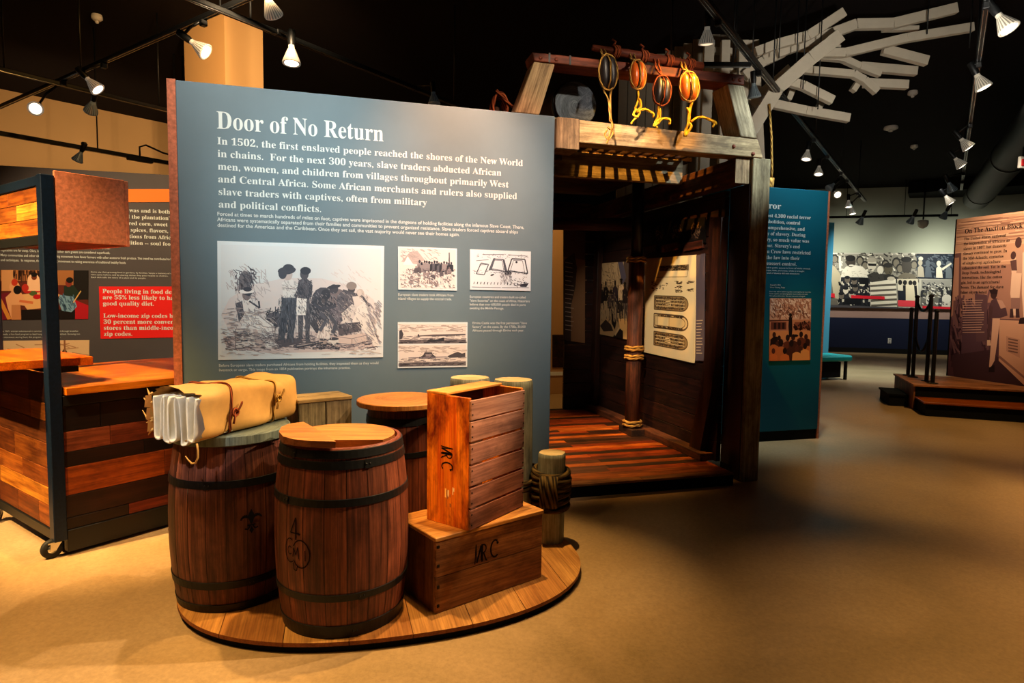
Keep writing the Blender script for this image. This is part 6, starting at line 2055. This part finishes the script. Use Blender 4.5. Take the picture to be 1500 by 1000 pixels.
# seated man before the block
ap([(1452, 440), (1458, 436), (1466, 440), (1474, 452), (1476, 462), (1464, 466), (1452, 466), (1448, 452)], '#4f3234'); ap([(1460, 438), (1468, 440), (1474, 450), (1466, 452)], '#b5826a'); ae(1456, 430, 5, 8, '#38211f'); ap([(1449, 424), (1462, 424), (1461, 431), (1451, 430)], '#2a1817')
ap([(1450, 446), (1455, 450), (1452, 470), (1449, 500), (1446, 500), (1447, 470)], '#4a2d2d'); ap([(1454, 466), (1465, 466), (1462, 492), (1457, 528), (1450, 540), (1449, 536), (1452, 500)], '#d0997a'); ap([(1449, 538), (1457, 534), (1457, 545), (1448, 545)], '#1f1214'); ap([(1446, 498), (1451, 498), (1452, 506), (1446, 506)], '#d0a080')
# woman with child and a second figure on the block
ap([(1481, 382), (1489, 372), (1496, 378), (1497, 400), (1494, 430), (1492, 462), (1484, 462), (1480, 430), (1482, 400)], '#d8a98a'); ae(1492, 355, 5, 8, '#4a2d28'); ap([(1488, 366), (1499, 366), (1500, 400), (1489, 400)], '#b8886e'); ae(1484.5, 374, 4, 6, '#4a2d28'); ap([(1480, 382), (1489, 380), (1490, 396), (1482, 396)], '#5a3a34')
ap([(1481, 436), (1495, 436), (1494, 452), (1481, 452)], '#8a5f52'); ap([(1480, 452), (1484, 452), (1485, 465), (1479, 465)], '#3d2424'); ap([(1488, 452), (1493, 452), (1494, 465), (1488, 465)], '#3d2424')
ap([(1498, 370), (1512, 362), (1524, 372), (1522, 420), (1516, 474), (1500, 474), (1497, 430)], '#dcae90'); ae(1510, 350, 7, 10, '#4a2d28'); ap([(1494, 466), (1503, 464), (1504, 474), (1492, 474)], '#2a1818')
for i in range(14):
    y = 440 + i * 3.6
    d.line([ax2(1410, y), ax2(1410 + random.uniform(26, 33), y - .6)], .0035, '#c09078')
d.build('mural_print', AP)
def atext(name, body, x, y, x1, line_px, k=.8, weight=0.0):
    o = PL(x, y, af - an_ * .004, an_)
    e = PL(x1, y, af - an_ * .004, an_)
    s = o.z - PL(x, y + line_px, af, an_).z
    return text(name, body, o, au, UP, s * k, M['ink_dark'], AP, True, (e - o).dot(au), 1 / k, weight)
atext('title_lettering', 'On The Auction Block', 1413, 342, 1497, 10, .95, .004)
atext('introduction_lettering', 'The United States outlawed\nthe importation of Africans as\nslaves in 1807, but domestic\nslavery continued to grow. In\nthe Mid-Atlantic, centuries\nof single-crop agriculture\nexhausted the soil. Yet in the\nDeep South, technological\ninnovations, like the cotton\ngin, led to an agricultural\nboom. The demand for slave\nlabor skyrocketed.', 1412, 352, 1479, 7.1, .82, .004)

# ------------------------------------------------------------------ pale board tree and siding behind the ship
TR = thing('board_tree', Vector((2.6, 7.0, 0)), 'tree of pale boards spreading its branches under the black ceiling, behind the ship', 'tree sculpture')
k_ = [0]
def branch(pts, wpx, Y=6.95, nm='branch', dep=.07, col=(1, 1, 1)):
    k_[0] += 1
    Y += (k_[0] % 5) * .012
    P_ = [PY(x, y, Y) for x, y in pts]
    mb = MB()
    for a, b in zip(P_, P_[1:]):
        h = wpx / FPX * Y
        dr = (b - a); n_ = Vector((-dr.z, 0, dr.x)).normalized()
        mb.obox(a - n_ * h / 2, dr, Vector((0, dep, 0)), n_ * h, col, .003)
    return mb.build(nm, M['treeboard'], TR)
branch([(1108, 75), (1140, 63), (1185, 51), (1238, 16)], 13, 6.95)
branch([(1140, 76), (1204, 53), (1256, 34), (1310, 33), (1404, 10)], 14, 7.05)
branch([(1296, 41), (1347, 40)], 6, 7.14)
branch([(1198, 76), (1239, 76), (1330, 54), (1428, 38)], 12, 6.98)
branch([(1296, 71), (1361, 88)], 13, 7.12)
branch([(1110, 72), (1170, 68), (1232, 70)], 9, 7.15)
branch([(1185, 80), (1236, 84), (1262, 96), (1292, 107)], 9, 7.18)
branch([(1262, 96), (1345, 103)], 12, 7.25)
branch([(1170, 100), (1252, 107), (1268, 116), (1287, 133)], 10, 7.05)
branch([(1268, 120), (1332, 123)], 12, 7.13)
branch([(1153, 117), (1178, 124), (1222, 146)], 12, 6.95)
branch([(1130, 150), (1182, 161), (1246, 172)], 12, 7.05)
branch([(1156, 145), (1163, 128)], 8, 7.2); branch([(1196, 166), (1206, 148)], 8, 7.2); branch([(1251, 132), (1259, 120)], 8, 7.2)
branch([(1098, 195), (1140, 128), (1190, 84), (1233, 50)], 19, 6.87)
branch([(1092, 110), (1120, 88), (1150, 74)], 14, 7.12)
branch([(1102, 150), (1140, 118), (1160, 100)], 16, 7.15)
for xs, w_ in (((1040, 1030), 14), ((1064, 1058), 12), ((1090, 1088), 14), ((1104, 1116), 16)):
    branch([(xs[0], 58), (xs[1], 300), (xs[1], 480)], w_, 7.2, 'trunk_board')
for y in (72, 96, 112):
    branch([(1034, y), (1112, y + 4)], 8, 7.3, 'trunk_slat')
for x, y in ((1077, 56), (1102, 62), (1141, 55), (1166, 80), (1176, 100), (1198, 130), (1358, 20), (1420, 40)):
    p = PY(x, y + 30, 6.9)
    mb = MB(); mb.tube([p, Vector((p.x, p.y, CEIL))], .006, 6); mb.build('hanging_wire', M['black'], TR)
t = thing('plank_siding', PY(985, 300, 8.0), 'wall of vertical grey-brown boards standing behind the ship', 'siding')
t.location.z = 0
mb = MB()
x0, x1 = PY(905, 200, 8.0).x, PY(1078, 200, 8.0).x
n_ = 13
for i in range(n_):
    xa = x0 + (x1 - x0) * i / n_
    top = PY(905 + 173 * i / n_, 100 - 50 * min(1, i / n_ * 1.4), 8.0).z
    kk = random.uniform(.45, .7)
    mb.obox((xa, 8.0 + .01 * (i % 2), 0), ((x1 - x0) / n_ - .008, 0, 0), (0, .03, 0), (0, 0, top), (kk, kk * .93, kk * .85), .003)
OFF[t.name] = Vector(t.location)
mb.build('vertical_boards', M['treeboard'], t)

# a thing made of one piece is that piece itself, not an Empty around it
def promote():
    for e in [o for o in COL.objects if o.type == 'EMPTY' and o.parent is None and len(o.children) == 1]:
        m = e.children[0]
        nm, loc = e.name, e.location.copy()
        props = {k: e[k] for k in ('label', 'category', 'group') if k in e}
        m.parent = None
        m.location = loc
        bpy.data.objects.remove(e)
        m.name = nm
        for k, v in props.items():
            m[k] = v
promote()
